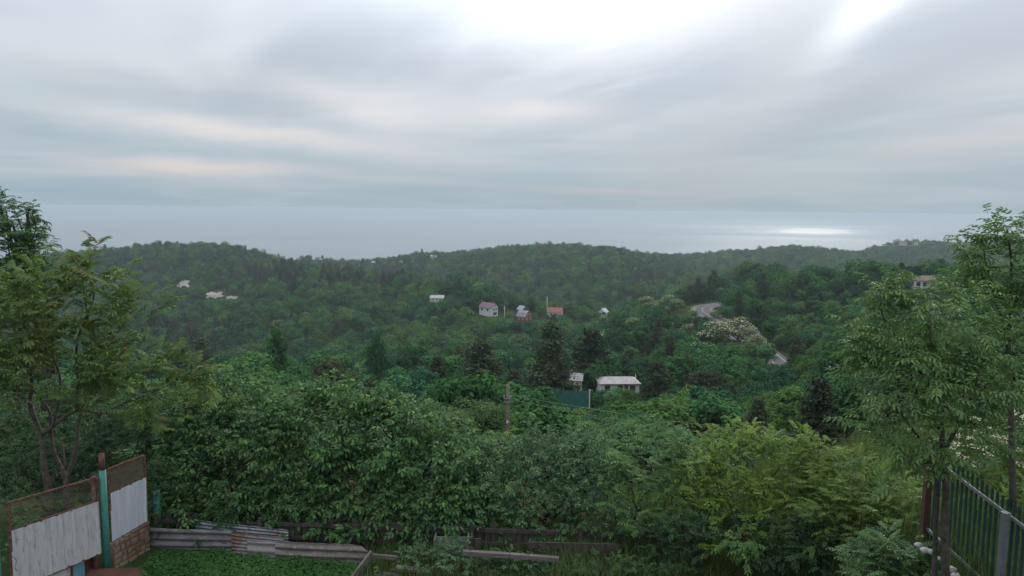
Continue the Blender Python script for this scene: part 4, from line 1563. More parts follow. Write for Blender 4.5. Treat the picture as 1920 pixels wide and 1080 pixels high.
def wire(label, a, b, sag):
    a, b = np.array(a), np.array(b)
    pts = [a + (b - a) * t - np.array([0, 0, sag * 4 * t * (1 - t)]) for t in np.linspace(0, 1, 20)]
    o = MB().tube(pts, 0.016, 5).build('power_line', WIREM)
    tag(o, label, 'power line', 'wires of the wooden pole')


pA = ptop + np.array([0.3, -.15, -.6])
wire('upper black wire running right from the wooden utility pole', pA, at(2050, 838, 46), 0.9)
wire('lower black wire running right from the wooden utility pole', pA + np.array([-.3, 0, -.2]), at(2050, 858, 46), 1.0)
wire('black wire running left from the wooden utility pole', ptop + np.array([-.3, -.15, -.7]), at(300, 800, 60), 1.5)

# green sheet-metal fence in the middle distance
GREENSHEET = material('green_sheet', (0.035, 0.145, 0.11), (0.03, 0.11, 0.085), 1.5, 0.5)
c0, c1 = at(1010, 752, 114), at(1104, 757, 110)
root = empty('sheet_fence', c0, 'long green sheet-metal fence below the grey roofs', 'fence')
nS = 8
for k in range(nS):
    a = (c1 - c0) * k / nS
    b = (c1 - c0) * (k + 1) / nS
    mb = MB()
    seg = 7
    for q in range(seg):
        p0, p1 = a + (b - a) * (q / seg), a + (b - a) * ((q + 1) / seg)
        dy = 0.03 if q % 2 else -0.03
        mb.beam(p0 + (0, dy, 1.1 - 0.75), p1 + (0, dy, 1.1 - 0.75), 0.02, 3.1 + 0.0, (0, 0, 1))
    link('panel', mb.mesh('panel', GREENSHEET), root)
for k in range(0, nS + 1, 2):
    p = (c1 - c0) * k / nS
    link('post', MB().box(p + (0, .12, .5), (.1, .1, 3.4)).mesh('post', METAL), root)
link('post', MB().box((c1 - c0) + (.1, -.05, .4), (.14, .14, 3.6)).mesh('post', TRIM), root)

# ------------------------------------------------------------------ the yard: left fence
TEAL = material('teal_paint', (0.035, 0.20, 0.16), (0.028, 0.15, 0.125), 5.0, 0.55, c3=(0.09, 0.075, 0.06))
RUST = material('rust', (0.14, 0.065, 0.042), (0.075, 0.04, 0.03), 9.0, 0.9, 0.4, c3=(0.20, 0.13, 0.10))
REDOX = material('red_oxide', (0.15, 0.035, 0.035), (0.10, 0.03, 0.03), 7.0, 0.7)
GALV = material('white_sheet', (0.46, 0.455, 0.46), (0.37, 0.355, 0.355), 3.0, 0.55, 0.1, c3=(0.33, 0.27, 0.245), stretch=(4, 4, 0.7), thresh=(0.4, 0.7))
GALV2 = material('bluish_sheet', (0.50, 0.52, 0.56), (0.44, 0.45, 0.50), 2.0, 0.5, 0.05, stretch=(3, 3, 0.4))
WIREMESH = material('rusty_mesh', (0.20, 0.155, 0.115), (0.12, 0.085, 0.06), 20, 0.8)
STONE = material('tan_stone', (0.23, 0.165, 0.115), (0.15, 0.09, 0.06), 2.0, 0.9, 0.6, c3=(0.20, 0.15, 0.115))
MORTAR = material('mortar', (0.22, 0.165, 0.12), (0.16, 0.12, 0.09), 6.0, 0.95, 0.6)
OLDWALL = material('old_render', (0.42, 0.40, 0.38), (0.30, 0.27, 0.25), 3.0, 0.9, 0.4, c3=(0.20, 0.09, 0.06))
REDEARTH = material('red_earth', (0.11, 0.045, 0.03), (0.075, 0.035, 0.025), 4.0, 0.95, 0.5)
BLUEPAINT = material('turquoise_paint', (0.10, 0.26, 0.30), (0.08, 0.20, 0.24), 4.0, 0.7)

_at = at


def at(px, py, Y):           # distances of the foreground were paced out a little long
    return _at(px, py, Y * 0.95)


def meet(px, py, z):
    d = ray(px, py)
    return CAM + d * ((z - CAM[2]) / d[2])


FP = [meet(3, 948, 2.0), meet(203, 1072, 0.0), meet(278, 1031, 0.0)]
FP[0][2] = 0


def fence_panel(a, b, z0a, z0b, z1a, z1b, z2a, z2b, sheet_mat, label, ribs, dense):
    """framed sheet-metal panel with a strip of woven wire above it; a, b are its lower corners on plan"""
    d = (b - a) / np.linalg.norm(b - a)
    nrm = np.array([d[1], -d[0], 0])          # towards the yard
    root = empty('sheet_fence', a, label, 'fence panel', 'panels of the left fence')
    L = np.linalg.norm(b - a)

    def p(t, s, off=0.0):      # t along, s: 0 bottom, 1 sheet top, 2 mesh top
        za = (z0a, z1a, z2a)
        zb = (z0b, z1b, z2b)
        i = int(min(1, math.floor(s)))
        u = s - i
        z = (za[i] * (1 - u) + za[i + 1] * u) * (1 - t) + (zb[i] * (1 - u) + zb[i + 1] * u) * t
        return a + (b - a) * t + np.array([0, 0, z]) + nrm * off
    # sheet with shallow vertical ribs
    mb = MB()
    n = ribs * 6
    prof = [0.0, 0.0, 0.0, 0.0, 0.0, 0.014]
    rows = []
    for i in range(n + 1):
        o = prof[i % 6] + 0.002 * math.sin(i * 1.7)
        rows.append([p(i / n, s, 0.02 + o + 0.003 * math.sin(i * .9 + s * 5)) for s in (0, .25, .5, .75, 1.0)])
    V_ = [q for r_ in rows for q in r_]
    V_ += [q - nrm * 0.006 for q in V_]
    h_ = len(V_) // 2
    fs = []
    for i in range(n):
        for j in range(4):
            k = i * 5 + j
            fs += [(k, k + 5, k + 6, k + 1), (h_ + k, h_ + k + 1, h_ + k + 6, h_ + k + 5)]
    mb.add(V_, fs)
    mb.build('metal_sheet', sheet_mat, root)
    # frame of angle iron
    for s in (0.0, 1.0, 2.0):
        fb = MB()
        m_ = 6
        for i in range(m_):
            fb.beam(p(i / m_, s), p((i + 1) / m_, s), 0.035, 0.035)
        fb.build('frame_rail', RUST, root)
    for t in (0.0, 1.0):
        MB().beam(p(t, 0), p(t, 2), 0.04, 0.04, d).build('frame_upright', RUST, root)
    # woven wire: two sets of slanting wires
    wb = MB()
    step = 0.034 if dense else 0.045
    k = 0
    N_ = int(L / step)
    hz = (z2a - z1a)
    for i in range(-int(hz / step), N_):
        for sg in (1, -1):
            t0, t1 = i * step / L, (i * step + hz * 0.55) / L
            lo, hi = (t0, t1) if sg == 1 else (t1, t0)
            pts = []
            for q in np.linspace(0, 1, 5):
                t = lo + (hi - lo) * q
                if 0 <= t <= 1:
                    pts.append(p(t, 1 + q, 0.006 * sg))
            if len(pts) >= 2:
                wb.beam(pts[0], pts[-1], 0.0026 if not dense else 0.007, 0.0026 if not dense else 0.007, d)
    o = wb.build('wire_mesh', WIREMESH, root)
    o['kind'] = 'stuff'
    return root


fence_panel(FP[0] + (0.03, 0.1, 0), FP[1] - (0.045, 0.14, 0), .50, .44, 1.52, 1.45, 2.0, 1.90, GALV, 'long white weathered sheet fence panel with wire strip on top', 7, False)
fence_panel(FP[1] + (0.03, 0.1, 0), FP[2], .55, .62, 1.50, 1.52, 1.97, 1.97, GALV2, 'short bluish-white ribbed fence panel with dense brown wire strip', 4, True)
# panel continuing out of the picture is left out


def fpost(label, p, z_green, z_top, rad, tipmat=RUST, z0=-0.3, lean=0.0):
    root = empty('fence_post', (p[0], p[1], z0), label, 'fence post', 'posts of the left fence')
    link('shaft', MB().tube([(0, 0, 0), (0, 0, (z_green - z0) * .5), (0, 0, z_green - z0)], rad, 12).mesh('shaft', TEAL, True), root)
    if z_top > z_green:
        link('tip', MB().tube([(0, 0, z_green - z0 + .001), (lean, 0, z_top - z0)], rad * 0.86, 12).mesh('tip', tipmat, True), root)
    return root


fpost('teal green post with rusty tip between the two fence panels', FP[1] + (0.02, -0.06, 0), 2.02, 2.33, 0.062)
fpost('teal green post with red-brown top at the left edge', FP[0] + (-0.06, -0.12, 0), 2.15, 2.62, 0.06, REDOX)
fpost('short teal green post behind the left end of corrugated sheets', at(296, 985, 15.35), 1.05, 1.05, 0.07)
r_ = empty('rusty_pipe', FP[1] + (-0.10, -0.16, -0.2), 'leaning rusty pipe beside the middle teal post', 'pipe')
link('shaft', MB().tube([(-.02, -.04, 0), (0.0, 0, .9), (.0, .02, 2.12)], [.05, .045, .042], 10).mesh('shaft', RUST, True), r_)
link('clamp', MB().tube([(0, 0, .78), (0, 0, .86)], .06, 10).mesh('clamp', RUST, True), r_)


def stone_wall(name, label, a, b, h0, h1, thick=0.22, seed=3):
    r = random.Random(seed)
    d = (b - a) / np.linalg.norm(b - a)
    nrm = np.array([d[1], -d[0], 0])
    L = np.linalg.norm(b - a)
    root = empty(name, a, label, 'wall')
    core = MB()
    c = a + (b - a) / 2 - nrm * thick * .5
    vs = []
    for t, h in ((0, h0), (1, h1)):
        for off in (-.012, -thick):
            for z in (-.3, h - .03):
                vs.append(a + (b - a) * t + nrm * off + np.array([0, 0, z]))
    core.add(vs, [(0, 1, 3, 2), (4, 6, 7, 5), (0, 4, 5, 1), (2, 3, 7, 6), (1, 5, 7, 3), (0, 2, 6, 4)])
    core.build('mortar_core', MORTAR, root)
    z = -0.05
    row = 0
    while z < max(h0, h1) - 0.03:
        rh = r.uniform(.09, .15)
        x = -r.uniform(0, .1)
        while x < L:
            w = r.uniform(.10, .28)
            x0, x1 = max(0.0, x) + .008, min(L, x + w) - .008
            hl = h0 + (h1 - h0) * ((x0 + x1) / 2 / L)
            z1 = min(z + rh - .012, hl)
            if x1 - x0 > .03 and z1 - z > .03:
                mb = MB()
                pr = r.uniform(.0, .016)
                cs = [(x0, z), (x1, z), (x1, z1), (x0, z1)]
                back = [a + d * u - nrm * .05 + np.array([0, 0, v]) for u, v in cs]
                mid = [a + d * (u + r.uniform(-.006, .006)) + nrm * pr * .5 + np.array([0, 0, v + r.uniform(-.006, .006)]) for u, v in cs]
                fr = [a + d * (u + (.018 if k in (0, 3) else -.018)) + nrm * (pr + .012 + r.uniform(-.006, .006)) + np.array([0, 0, v + (.016 if k < 2 else -.016)]) for k, (u, v) in enumerate(cs)]
                mb.add(back + mid + fr, [(0, 1, 5, 4), (1, 2, 6, 5), (2, 3, 7, 6), (3, 0, 4, 7), (4, 5, 9, 8), (5, 6, 10, 9), (6, 7, 11, 10), (7, 4, 8, 11), (8, 9, 10, 11)])
                mb.build('stone', STONE, root)
            x += w
        z += rh
        row += 1
    return root


stone_wall('stone_wall', 'low tan stone wall under the short bluish fence panel', FP[1] + (.06, .1, 0), FP[2] + (.02, .05, 0), .52, .60)
# rendered base under the long panel, with flaking turquoise paint and a gap of red earth
w_ = empty('base_wall', FP[0], 'old rendered base wall under the long panel with turquoise paint patch', 'wall')
d_ = (FP[1] - FP[0]) / np.linalg.norm(FP[1] - FP[0])
n_ = np.array([d_[1], -d_[0], 0])
L_ = np.linalg.norm(FP[1] - FP[0])


def strip(t0, t1, za0, za1, off0, off1, mat, nm, par):
    A, B = FP[0] + d_ * (L_ * t0), FP[0] + d_ * (L_ * t1)
    vs = [A + n_ * off0 + (0, 0, -.3), A + n_ * off1 + (0, 0, -.3), B + n_ * off1 + (0, 0, -.3), B + n_ * off0 + (0, 0, -.3),
          A + n_ * off0 + (0, 0, za0), A + n_ * off1 + (0, 0, za0), B + n_ * off1 + (0, 0, za1), B + n_ * off0 + (0, 0, za1)]
    return MB().add(vs, [(0, 1, 2, 3), (7, 6, 5, 4), (0, 4, 5, 1), (1, 5, 6, 2), (2, 6, 7, 3), (3, 7, 4, 0)]).build(nm, mat, par)


strip(0, .60, .47, .46, -.22, -.01, OLDWALL, 'rendered_wall', w_)
strip(.61, .75, .43, .40, -.20, -.012, BLUEPAINT, 'painted_wall', w_)
strip(.605, .625, .44, .43, -.2, .005, REDOX, 'wall_edge', w_)
strip(.755, .96, .40, .36, -.6, -.14, REDEARTH, 'earth_bank', w_)
o = MB().add([FP[1] + q for q in ((-.5, -.55, -.02), (1.5, -1.0, -.02), (1.6, -.35, .015), (.5, -.02, .10), (-.2, -.2, .16))], [(0, 1, 2, 3, 4)]).build('bare_earth', REDEARTH)
tag(o, 'reddish bare earth at the foot of the teal post', kind='structure')
o = MB().box(FP[1] + (.62, -.78, .045), (.42, .20, .07), ((.97, .1, .0), (-.1, .97, 0), (0, 0, 1))).build('brick_slab', CONCRETE)
tag(o, 'pale slab lying on red earth by the teal post', 'slab')


# ------------------------------------------------------------------ corrugated sheets standing along the bed
SLATE = material('grey_slate_sheet', (0.19, 0.18, 0.185), (0.13, 0.12, 0.12), 3.0, 0.9, 0.4, c3=(0.09, 0.08, 0.075), stretch=(1, 1, 2))
SLATE2 = material('brown_slate_sheet', (0.20, 0.165, 0.15), (0.14, 0.115, 0.105), 3.0, 0.9, 0.4, c3=(0.25, 0.22, 0.21), stretch=(1, 1, 2))
SLATE3 = material('pale_slate_sheet', (0.27, 0.25, 0.245), (0.22, 0.20, 0.195), 3.0, 0.9, 0.3)
TIN = material('tin_sheet', (0.24, 0.255, 0.28), (0.18, 0.19, 0.205), 3.0, 0.45, 0.1, metal=0.35, c3=(0.15, 0.085, 0.06))
TINRUST = material('rusty_tin_sheet', (0.22, 0.20, 0.205), (0.16, 0.08, 0.055), 2.0, 0.7, 0.2, metal=0.15, c3=(0.12, 0.055, 0.04), thresh=(0.42, 0.55))


def corrugated(label, c, Y0, Y1, pitch, amp, mat, cutout=None, nx=14):
    """c: photo corners (x0,ytop0,ybot0),(x1,ytop1,ybot1); corrugations run along the length"""
    (x0, t0, b0), (x1, t1, b1) = c
    A0, A1 = at(x0, b0, Y0), at(x0, t0, Y0)
    B0, B1 = at(x1, b1, Y1), at(x1, t1, Y1)
    hh = np.linalg.norm(A1 - A0)
    m_ = max(12, int(hh / pitch * 8))
    d = B0 - A0; d /= np.linalg.norm(d)
    nrm = np.array([d[1], -d[0], 0])
    V_ = []
    for i in range(nx + 1):
        u = i / nx
        for j in range(m_ + 1):
            v = j / m_
            if cutout and u > cutout[0] and v > cutout[1]:
                v = cutout[1] + (v - cutout[1]) * max(0.02, 1 - (u - cutout[0]) / (1 - cutout[0]) * cutout[2])
            p = (A0 * (1 - v) + A1 * v) * (1 - u) + (B0 * (1 - v) + B1 * v) * u
            ragged = 0.008 * math.sin(i * 2.9 + 1) * (j in (0, m_))
            V_.append(p + nrm * (amp * math.sin(v * hh / pitch * 2 * math.pi + 0.6) + 0.01 * math.sin(u * 5)) + np.array([0, 0, ragged]))
    n0 = len(V_)
    V_ += [q - nrm * 0.007 for q in V_]
    fs = []
    for i in range(nx):
        for j in range(m_):
            k = i * (m_ + 1) + j
            fs += [(k, k + m_ + 1, k + m_ + 2, k + 1), (n0 + k, n0 + k + 1, n0 + k + m_ + 2, n0 + k + m_ + 1)]
    for i in range(nx):
        k = i * (m_ + 1) + m_
        fs.append((k, k + m_ + 1, n0 + k + m_ + 1, n0 + k))
    o = MB().add(V_, fs).build('corrugated_sheet', mat, smooth=True)
    return tag(o, label, 'corrugated sheet', 'sheets edging the green bed')


corrugated('long dark grey slate sheet at the left end of the bed', ((281, 990, 1036), (436, 996, 1038)), 14.95, 14.8, .15, .022, SLATE)
corrugated('blue-grey tin sheet standing behind the others, tilted', ((366, 974, 1002), (540, 994, 1018)), 15.12, 14.98, .075, .012, TIN)
corrugated('rust-patched tin sheet in the middle of the edging', ((434, 996, 1044), (532, 1008, 1050)), 14.75, 14.62, .075, .012, TINRUST, nx=8)
corrugated('short pale slate piece in front of the rusty tin', ((464, 1014, 1048), (526, 1018, 1054)), 14.58, 14.5, .17, .018, SLATE3, nx=6)
corrugated('long brownish slate sheet at the right end of the bed', ((516, 1015, 1054), (690, 1023, 1062)), 14.5, 14.3, .15, .022, SLATE2, cutout=(0.88, 0.70, 0.9))

# ------------------------------------------------------------------ wooden fence and frames
OLDWOOD = material('dark_old_wood', (0.075, 0.06, 0.052), (0.045, 0.036, 0.032), 5.0, 0.9, 0.5, c3=(0.10, 0.085, 0.075), stretch=(5, 5, 0.6))
GREYWOOD = material('grey_old_wood', (0.16, 0.135, 0.125), (0.11, 0.09, 0.082), 5.0, 0.9, 0.5, c3=(0.20, 0.175, 0.165), stretch=(0.8, 5, 5))
PALEWOOD = material('pale_green_wood', (0.13, 0.15, 0.13), (0.09, 0.105, 0.09), 5.0, 0.9, 0.3)


def picket_fence():
    a, b = at(300, 1030, 15.3), at(1290, 1070, 14.75)
    a[2] = b[2] = 0
    r = random.Random(5)
    root = empty('picket_fence', a, 'dark weathered picket fence under the overhanging hedge', 'fence')
    d = (b - a) / np.linalg.norm(b - a)
    nrm = np.array([d[1], -d[0], 0])
    L = np.linalg.norm(b - a)
    meshes = []
    for k in range(4):
        hh = (0.56, 0.62, 0.52, 0.58)[k]
        mb = MB().box((0, 0, hh / 2), (.105, .022, hh)).add([(-.0525, -.011, hh), (.0525, -.011, hh), (.0525, .011, hh), (-.0525, .011, hh), (0, -.011, hh + .05), (0, .011, hh + .05)],
                                                          [(0, 1, 4), (2, 3, 5), (1, 2, 5, 4), (3, 0, 4, 5)])
        meshes.append(mb.mesh('picket', OLDWOOD))
    x = 0.05
    ang = math.atan2(d[1], d[0])
    while x < L:
        if r.random() > .06:
            o = link('picket', meshes[r.randrange(4)], root)
            p = d * x - nrm * (0.03 + r.uniform(0, .012))
            o.location = (p[0], p[1], -.08 + r.uniform(-.05, .03))
            o.rotation_euler = (r.gauss(0, .012), r.gauss(0, .03), ang + r.gauss(0, .02))
        x += 0.128 + r.uniform(-.01, .02)
    for z in (.14, .42):
        n = 5
        for k in range(n):
            p, q = a + d * (L * k / n) + (0, 0, z + .02 * (k % 2)), a + d * (L * (k + 1) / n - .01) + (0, 0, z + .02 * (k % 2))
            MB().beam(p + nrm * .004, q + nrm * .004, .03, .075, (0, 0, 1)).build('rail', OLDWOOD, root)
    for k in range(6):
        p = a + d * (L * k / 5)
        MB().box(p + nrm * .07 + np.array([0, 0, .16]), (.08, .08, .86), (d, nrm, (0, 0, 1))).build('post', OLDWOOD, root)


picket_fence()


def plank_obj(label, a, b, w, t, mat, name='plank', cat='plank', up=(0, 0, 1)):
    o = MB().beam(a, b, w, t, up).build(name, mat)
    return tag(o, label, cat)


plank_obj('grey board on edge at the right end of the green bed', at(697, 1040, 14.3), at(655, 1096, 13.5), .04, .20, GREYWOOD)
# compost frame: rail on posts in front of the pickets
root = empty('compost_frame', at(870, 1085, 13.9), 'grey wooden compost frame with sagging top rail', 'frame')
P_, Q_ = at(868, 1036, 14.0), at(1048, 1049, 13.9)
M_ = at(955, 1041.5, 13.95)
MB().beam(P_, M_, .09, .085).build('rail', GREYWOOD, root)
MB().beam(M_ + (.012, 0, 0.0), Q_, .09, .085).build('rail', GREYWOOD, root)
for px, yt, Y, w in ((872, 1041, 14.04, .06), (1046, 1053, 13.95, .07)):
    p = at(px, yt, Y)
    MB().box((p[0], p[1], p[2] / 2 - .1), (w, w, p[2] + .19)).build('post', GREYWOOD, root)
MB().beam(at(866, 1068, 14.1), at(930, 1076, 14.1), .03, .12).build('board', GREYWOOD, root)
MB().beam(at(866, 1084, 14.1), at(1046, 1092, 14.0), .03, .12).build('board', GREYWOOD, root)
for px in (882, 896):
    p = at(px, 1005, 14.6)
    MB().box((p[0], p[1], p[2] / 2 - .05), (.12, .03, p[2])).build('plank', OLDWOOD, root)
root = empty('board_fence', at(992, 1070, 14.4), 'dark board fence with broad top board behind compost frame', 'fence')
MB().beam(at(990, 1022, 14.45), at(1158, 1026, 14.3), .03, .13).build('board', OLDWOOD, root)
for k in range(14):
    p = at(994 + k * 12.2, 1027, 14.48 - k * .01)
    MB().box((p[0], p[1], p[2] / 2 - .05), (.085 + .02 * (k % 3), .025, p[2] - .04 + .03 * (k % 2))).build('plank', OLDWOOD, root)
plank_obj('low grey rail left of the compost frame', at(698, 1042, 14.3), at(745, 1046, 14.2), .06, .07, GREYWOOD, 'rail', 'rail')
root = empty('wooden_box', at(840, 1095, 13.6), 'pale greenish wooden box hidden behind weeds', 'box')
for k, z in enumerate((0.02, .14, .26, .38)):
    MB().box(np.array([at(840, 1060, 13.8)[0], 13.8, z + .05]), (.62, .03, .108)).build('board', PALEWOOD, root)
for sx in (-.33, .33):
    MB().box(np.array([at(840, 1060, 13.8)[0] + sx, 13.96, .2]), (.03, .36, .44)).build('side_board', PALEWOOD, root)
for label, px0, py0, px1, py1 in (('flat grey board on the ground behind the tyre', 742, 1064, 812, 1072), ('dark log lying left of the wooden box', 700, 1082, 770, 1090)):
    plank_obj(label, at(px0, py0, 13.95), at(px1, py1, 13.9), .14, .05, GREYWOOD)
# tyre planter
RUBBER = material('tyre_rubber', (0.03, 0.03, 0.032), (0.02, 0.02, 0.021), 8.0, 0.85, 0.3)
tc_ = at(722, 1078, 13.3)
root = empty('tyre', (tc_[0], tc_[1], .02), 'old black tyre lying flat as a planter', 'tyre')
V_, f_ = [], []
prof = [(.17, .0), (.26, -.01), (.325, .02), (.335, .09), (.325, .16), (.26, .19), (.18, .175), (.165, .16), (.21, .13), (.24, .09), (.21, .04)]
n = 28
for i in range(n):
    a = 2 * math.pi * i / n
    for rr, z in prof:
        V_.append((rr * math.cos(a), rr * math.sin(a), z))
m_ = len(prof)
for i in range(n):
    for j in range(m_):
        f_.append((i * m_ + j, ((i + 1) % n) * m_ + j, ((i + 1) % n) * m_ + (j + 1) % m_, i * m_ + (j + 1) % m_))
link('casing', MB().add(V_, f_).mesh('casing', RUBBER, True), root)
tb_ = MB()
for i in range(36):
    a = 2 * math.pi * i / 36
    tb_.box((.334 * math.cos(a), .334 * math.sin(a), .09), (.014, .03, .12), ((math.cos(a), math.sin(a), 0), (-math.sin(a), math.cos(a), 0), (0, 0, 1)))
q = link('tread', tb_.mesh('tread', RUBBER), root)
q['kind'] = 'stuff'

# ------------------------------------------------------------------ right fence
PICKG = material('dark_green_paint', (0.022, 0.055, 0.045), (0.016, 0.042, 0.036), 5.0, 0.5)
RAILM = material('dull_steel', (0.20, 0.21, 0.22), (0.15, 0.155, 0.165), 8.0, 0.5, metal=0.3)


def right_fence():
    a, b = at(1742, 854, 11.0), at(2090, 1116, 7.55)       # upper rail
    d = (b - a) / np.linalg.norm(b - a)
    dh = np.array([d[0], d[1], 0]); dh /= np.linalg.norm(dh)
    nrm = np.array([dh[1], -dh[0], 0])
    if nrm[0] > 0:
        nrm = -nrm                                        # towards the yard
    L = np.linalg.norm(b - a)
    root = empty('picket_fence', (a[0], a[1], a[2] - 1.45), 'dark green metal picket fence with grey rails at right', 'fence')
    me = MB()
    w = .062
    me.add([(-w / 2, -.006, -1.25), (-w / 2, .004, 0.15), (-.018, .004, .185), (.018, .004, .185), (w / 2, .004, .15), (w / 2, -.006, -1.25), (0, .014, -1.25), (0, .014, .17)],
           [(0, 6, 7, 2, 1), (6, 5, 4, 3, 7), (7, 3, 2)])
    mesh_p = me.mesh('picket', PICKG)
    mod_n = int(L / .0975)
    ang = math.atan2(dh[1], dh[0])
    r = random.Random(8)
    for k in range(mod_n):
        p = a + (b - a) * (k + .5) / mod_n
        o = link('picket', mesh_p, root)
        q = p - np.array(root.location) - nrm * .028
        o.location = tuple(q + np.array([0, 0, r.uniform(-.008, .008)]))
        o.rotation_euler = (0, r.gauss(0, .004), ang + math.pi)
    for dz in (0.0, -1.08):
        MB().beam(a + (0, 0, dz), b + (0, 0, dz), .03, .04).build('rail', RAILM, root)
    for px in (1893,):
        t = np.argmin([abs(proj(a + (b - a) * q)[0] - px) for q in np.linspace(0, 1, 200)]) / 199
        for tt in (t, t + 1.95 / L):
            if tt < 1:
                p = a + (b - a) * tt + nrm * .055
                po = MB().box(p + (0, 0, -.82), (.075, .075, 1.7), (dh, nrm, (0, 0, 1))).build('post', RAILM, root)
                MB().box(p + (0, 0, .04), (.085, .085, .02), (dh, nrm, (0, 0, 1))).build('cap', RAILM, po)
    return a, b


FA, FB = right_fence()
p = at(1741, 880, 10.95)
root = empty('rusty_post', (p[0], p[1], p[2] - 2.4), 'rust-brown square post at the far end of the right fence', 'post')
link('shaft', MB().box((0, 0, 1.2), (.085, .085, 2.4)).mesh('shaft', material('rust_brown_post', (0.085, 0.045, 0.034), (0.06, 0.034, 0.027), 5, 0.85, 0.3)), root)
link('cap', MB().box((0, 0, 2.41), (.10, .10, .02)).mesh('cap', RUST), root)
WHITESTONE = material('white_stone', (0.40, 0.39, 0.37), (0.28, 0.27, 0.25), 6.0, 0.85, 0.4)
for i, (px, py, Y, s) in enumerate(((1722, 1022, 10.4, .10), (1735, 1032, 10.3, .13), (1746, 1034, 10.25, .10), (1759, 1047, 10.0, .07), (1782, 1068, 9.6, .14), (1792, 1080, 9.4, .11))):
    p = at(px, py, Y)
    r = random.Random(i)
    bm = MB()
    rings, seg = 5, 9
    V_ = []
    for a in range(rings + 1):
        th = math.pi * a / rings
        for b in range(seg):
            ph = 2 * math.pi * b / seg
            k = s * .48 * r.uniform(.8, 1.15)
            V_.append((k * math.sin(th) * math.cos(ph) * 1.2, k * math.sin(th) * math.sin(ph), k * math.cos(th) * .75))
    bm.add(V_, [(a * seg + b, a * seg + (b + 1) % seg, (a + 1) * seg + (b + 1) % seg, (a + 1) * seg + b) for a in range(rings) for b in range(seg)])
    o = link('stone', bm.mesh('stone', WHITESTONE), None, p)
    tag(o, ['flat white stone left of the ash trunks', 'largest white stone of the row by the ash trunk', 'white stone touching the largest in the row', 'small white stone between the two ash trunks',
            'white stone just right of the ash trunk', 'lowest white stone right of the ash trunk'][i], 'stone', 'white stones at the foot of the fence')

# ------------------------------------------------------------------ near foliage
L_MAPLE = [pinnate(2, .17, .12, .062, r=random.Random(i)) for i in range(4)]
L_MAPLE += [pinnate(1, .15, .13, .075, r=random.Random(9 + i)) for i in range(2)]
L_ASH = [pinnate(3, .24, .105, .036, ldroop=.38, droop=.28, angle=50, r=random.Random(20 + i)) for i in range(5)]
L_SUMAC = [pinnate(7, .52, .15, .050, ldroop=.35, droop=.22, angle=62, stem=.12, lift=.12, r=random.Random(40 + i)) for i in range(5)]
L_SMALL = [pinnate(4, .22, .066, .038, ldroop=.15, droop=.12, angle=52, r=random.Random(60 + i)) for i in range(4)]
L_FEATHER = [pinnate(6, .24, .048, .019, ldroop=.2, droop=.2, angle=55, r=random.Random(70 + i)) for i in range(4)]
L_ELDER = [pinnate(3, .20, .085, .038, ldroop=.25, droop=.25, r=random.Random(80 + i)) for i in range(4)]

MAPLE = leaf_material('maple_leaf', (0.024, 0.064, 0.028), (0.056, 0.124, 0.042), (0.125, 0.225, 0.058), 0.22, spec=0.22, objvar=0.05)
MAPLE2 = leaf_material('blue_green_leaf', (0.028, 0.068, 0.034), (0.058, 0.122, 0.05), (0.108, 0.195, 0.072), 0.2, spec=0.22, objvar=0.05)
YELLOWG = leaf_material('yellow_green_leaf', (0.06, 0.11, 0.022), (0.122, 0.188, 0.034), (0.195, 0.265, 0.048), 0.25, spec=0.15, objvar=0.05)
OLIVE = leaf_material('olive_leaf', (0.06, 0.106, 0.028), (0.112, 0.178, 0.044), (0.17, 0.24, 0.06), 0.22, spec=0.15, objvar=0.05)
ASHM = leaf_material('ash_leaf', (0.048, 0.104, 0.04), (0.096, 0.172, 0.058), (0.16, 0.255, 0.085), 0.25, spec=0.25, objvar=0.06)
SUMAC = leaf_material('sumac_leaf', (0.066, 0.118, 0.042), (0.124, 0.185, 0.058), (0.185, 0.105, 0.062), 0.25, spec=0.18, objvar=0.06)
DARKLEAF = leaf_material('dark_leaf', (0.018, 0.044, 0.022), (0.036, 0.076, 0.034), (0.064, 0.115, 0.044), 0.18, spec=0.15, objvar=0.05)
WILT = leaf_material('light_shoot_leaf', (0.10, 0.115, 0.03), (0.15, 0.155, 0.04), (0.20, 0.15, 0.05), 0.25, spec=0.15, objvar=0.05)


def B_(px, py, Y, rx, ry, rz):
    return (at(px, py, Y), np.array([rx, ry, rz], float))


def stems(root, blobs, base_pts, rad, mat, name='trunk', seed=1, reach=0.6):
    pr = random.Random(seed)
    mb = MB()
    off = np.array(root.location)
    for k, (c, r_) in enumerate(blobs):
        b = np.array(base_pts[k % len(base_pts)], float)
        mid = b + (np.asarray(c) - b) * 0.55 + np.array([pr.uniform(-.12, .12), pr.uniform(-.1, .1), 0.15])
        p1 = wiggle(b, mid, 5, 0.04, pr)
        mb.tube(p1 - off, np.linspace(rad, rad * .6, len(p1)), 7)
        p2 = wiggle(mid, np.asarray(c) + np.array([0, 0, r_[2] * .3]), 5, 0.06, pr)
        mb.tube(p2 - off, np.linspace(rad * .6, rad * .25, len(p2)), 6)
        for q in range(5):
            s = p2[pr.randrange(1, len(p2))]
            d = np.array([pr.gauss(0, 1), pr.gauss(0, 1), pr.gauss(.3, .6)])
            d /= np.linalg.norm(d)
            e = np.asarray(c) + d * r_ * reach
            p3 = wiggle(s, e, 4, .07, pr)
            mb.tube(p3 - off, np.linspace(rad * .32, rad * .1, len(p3)), 5)
    o = link(name, mb.mesh(name, mat, True), root)
    return o


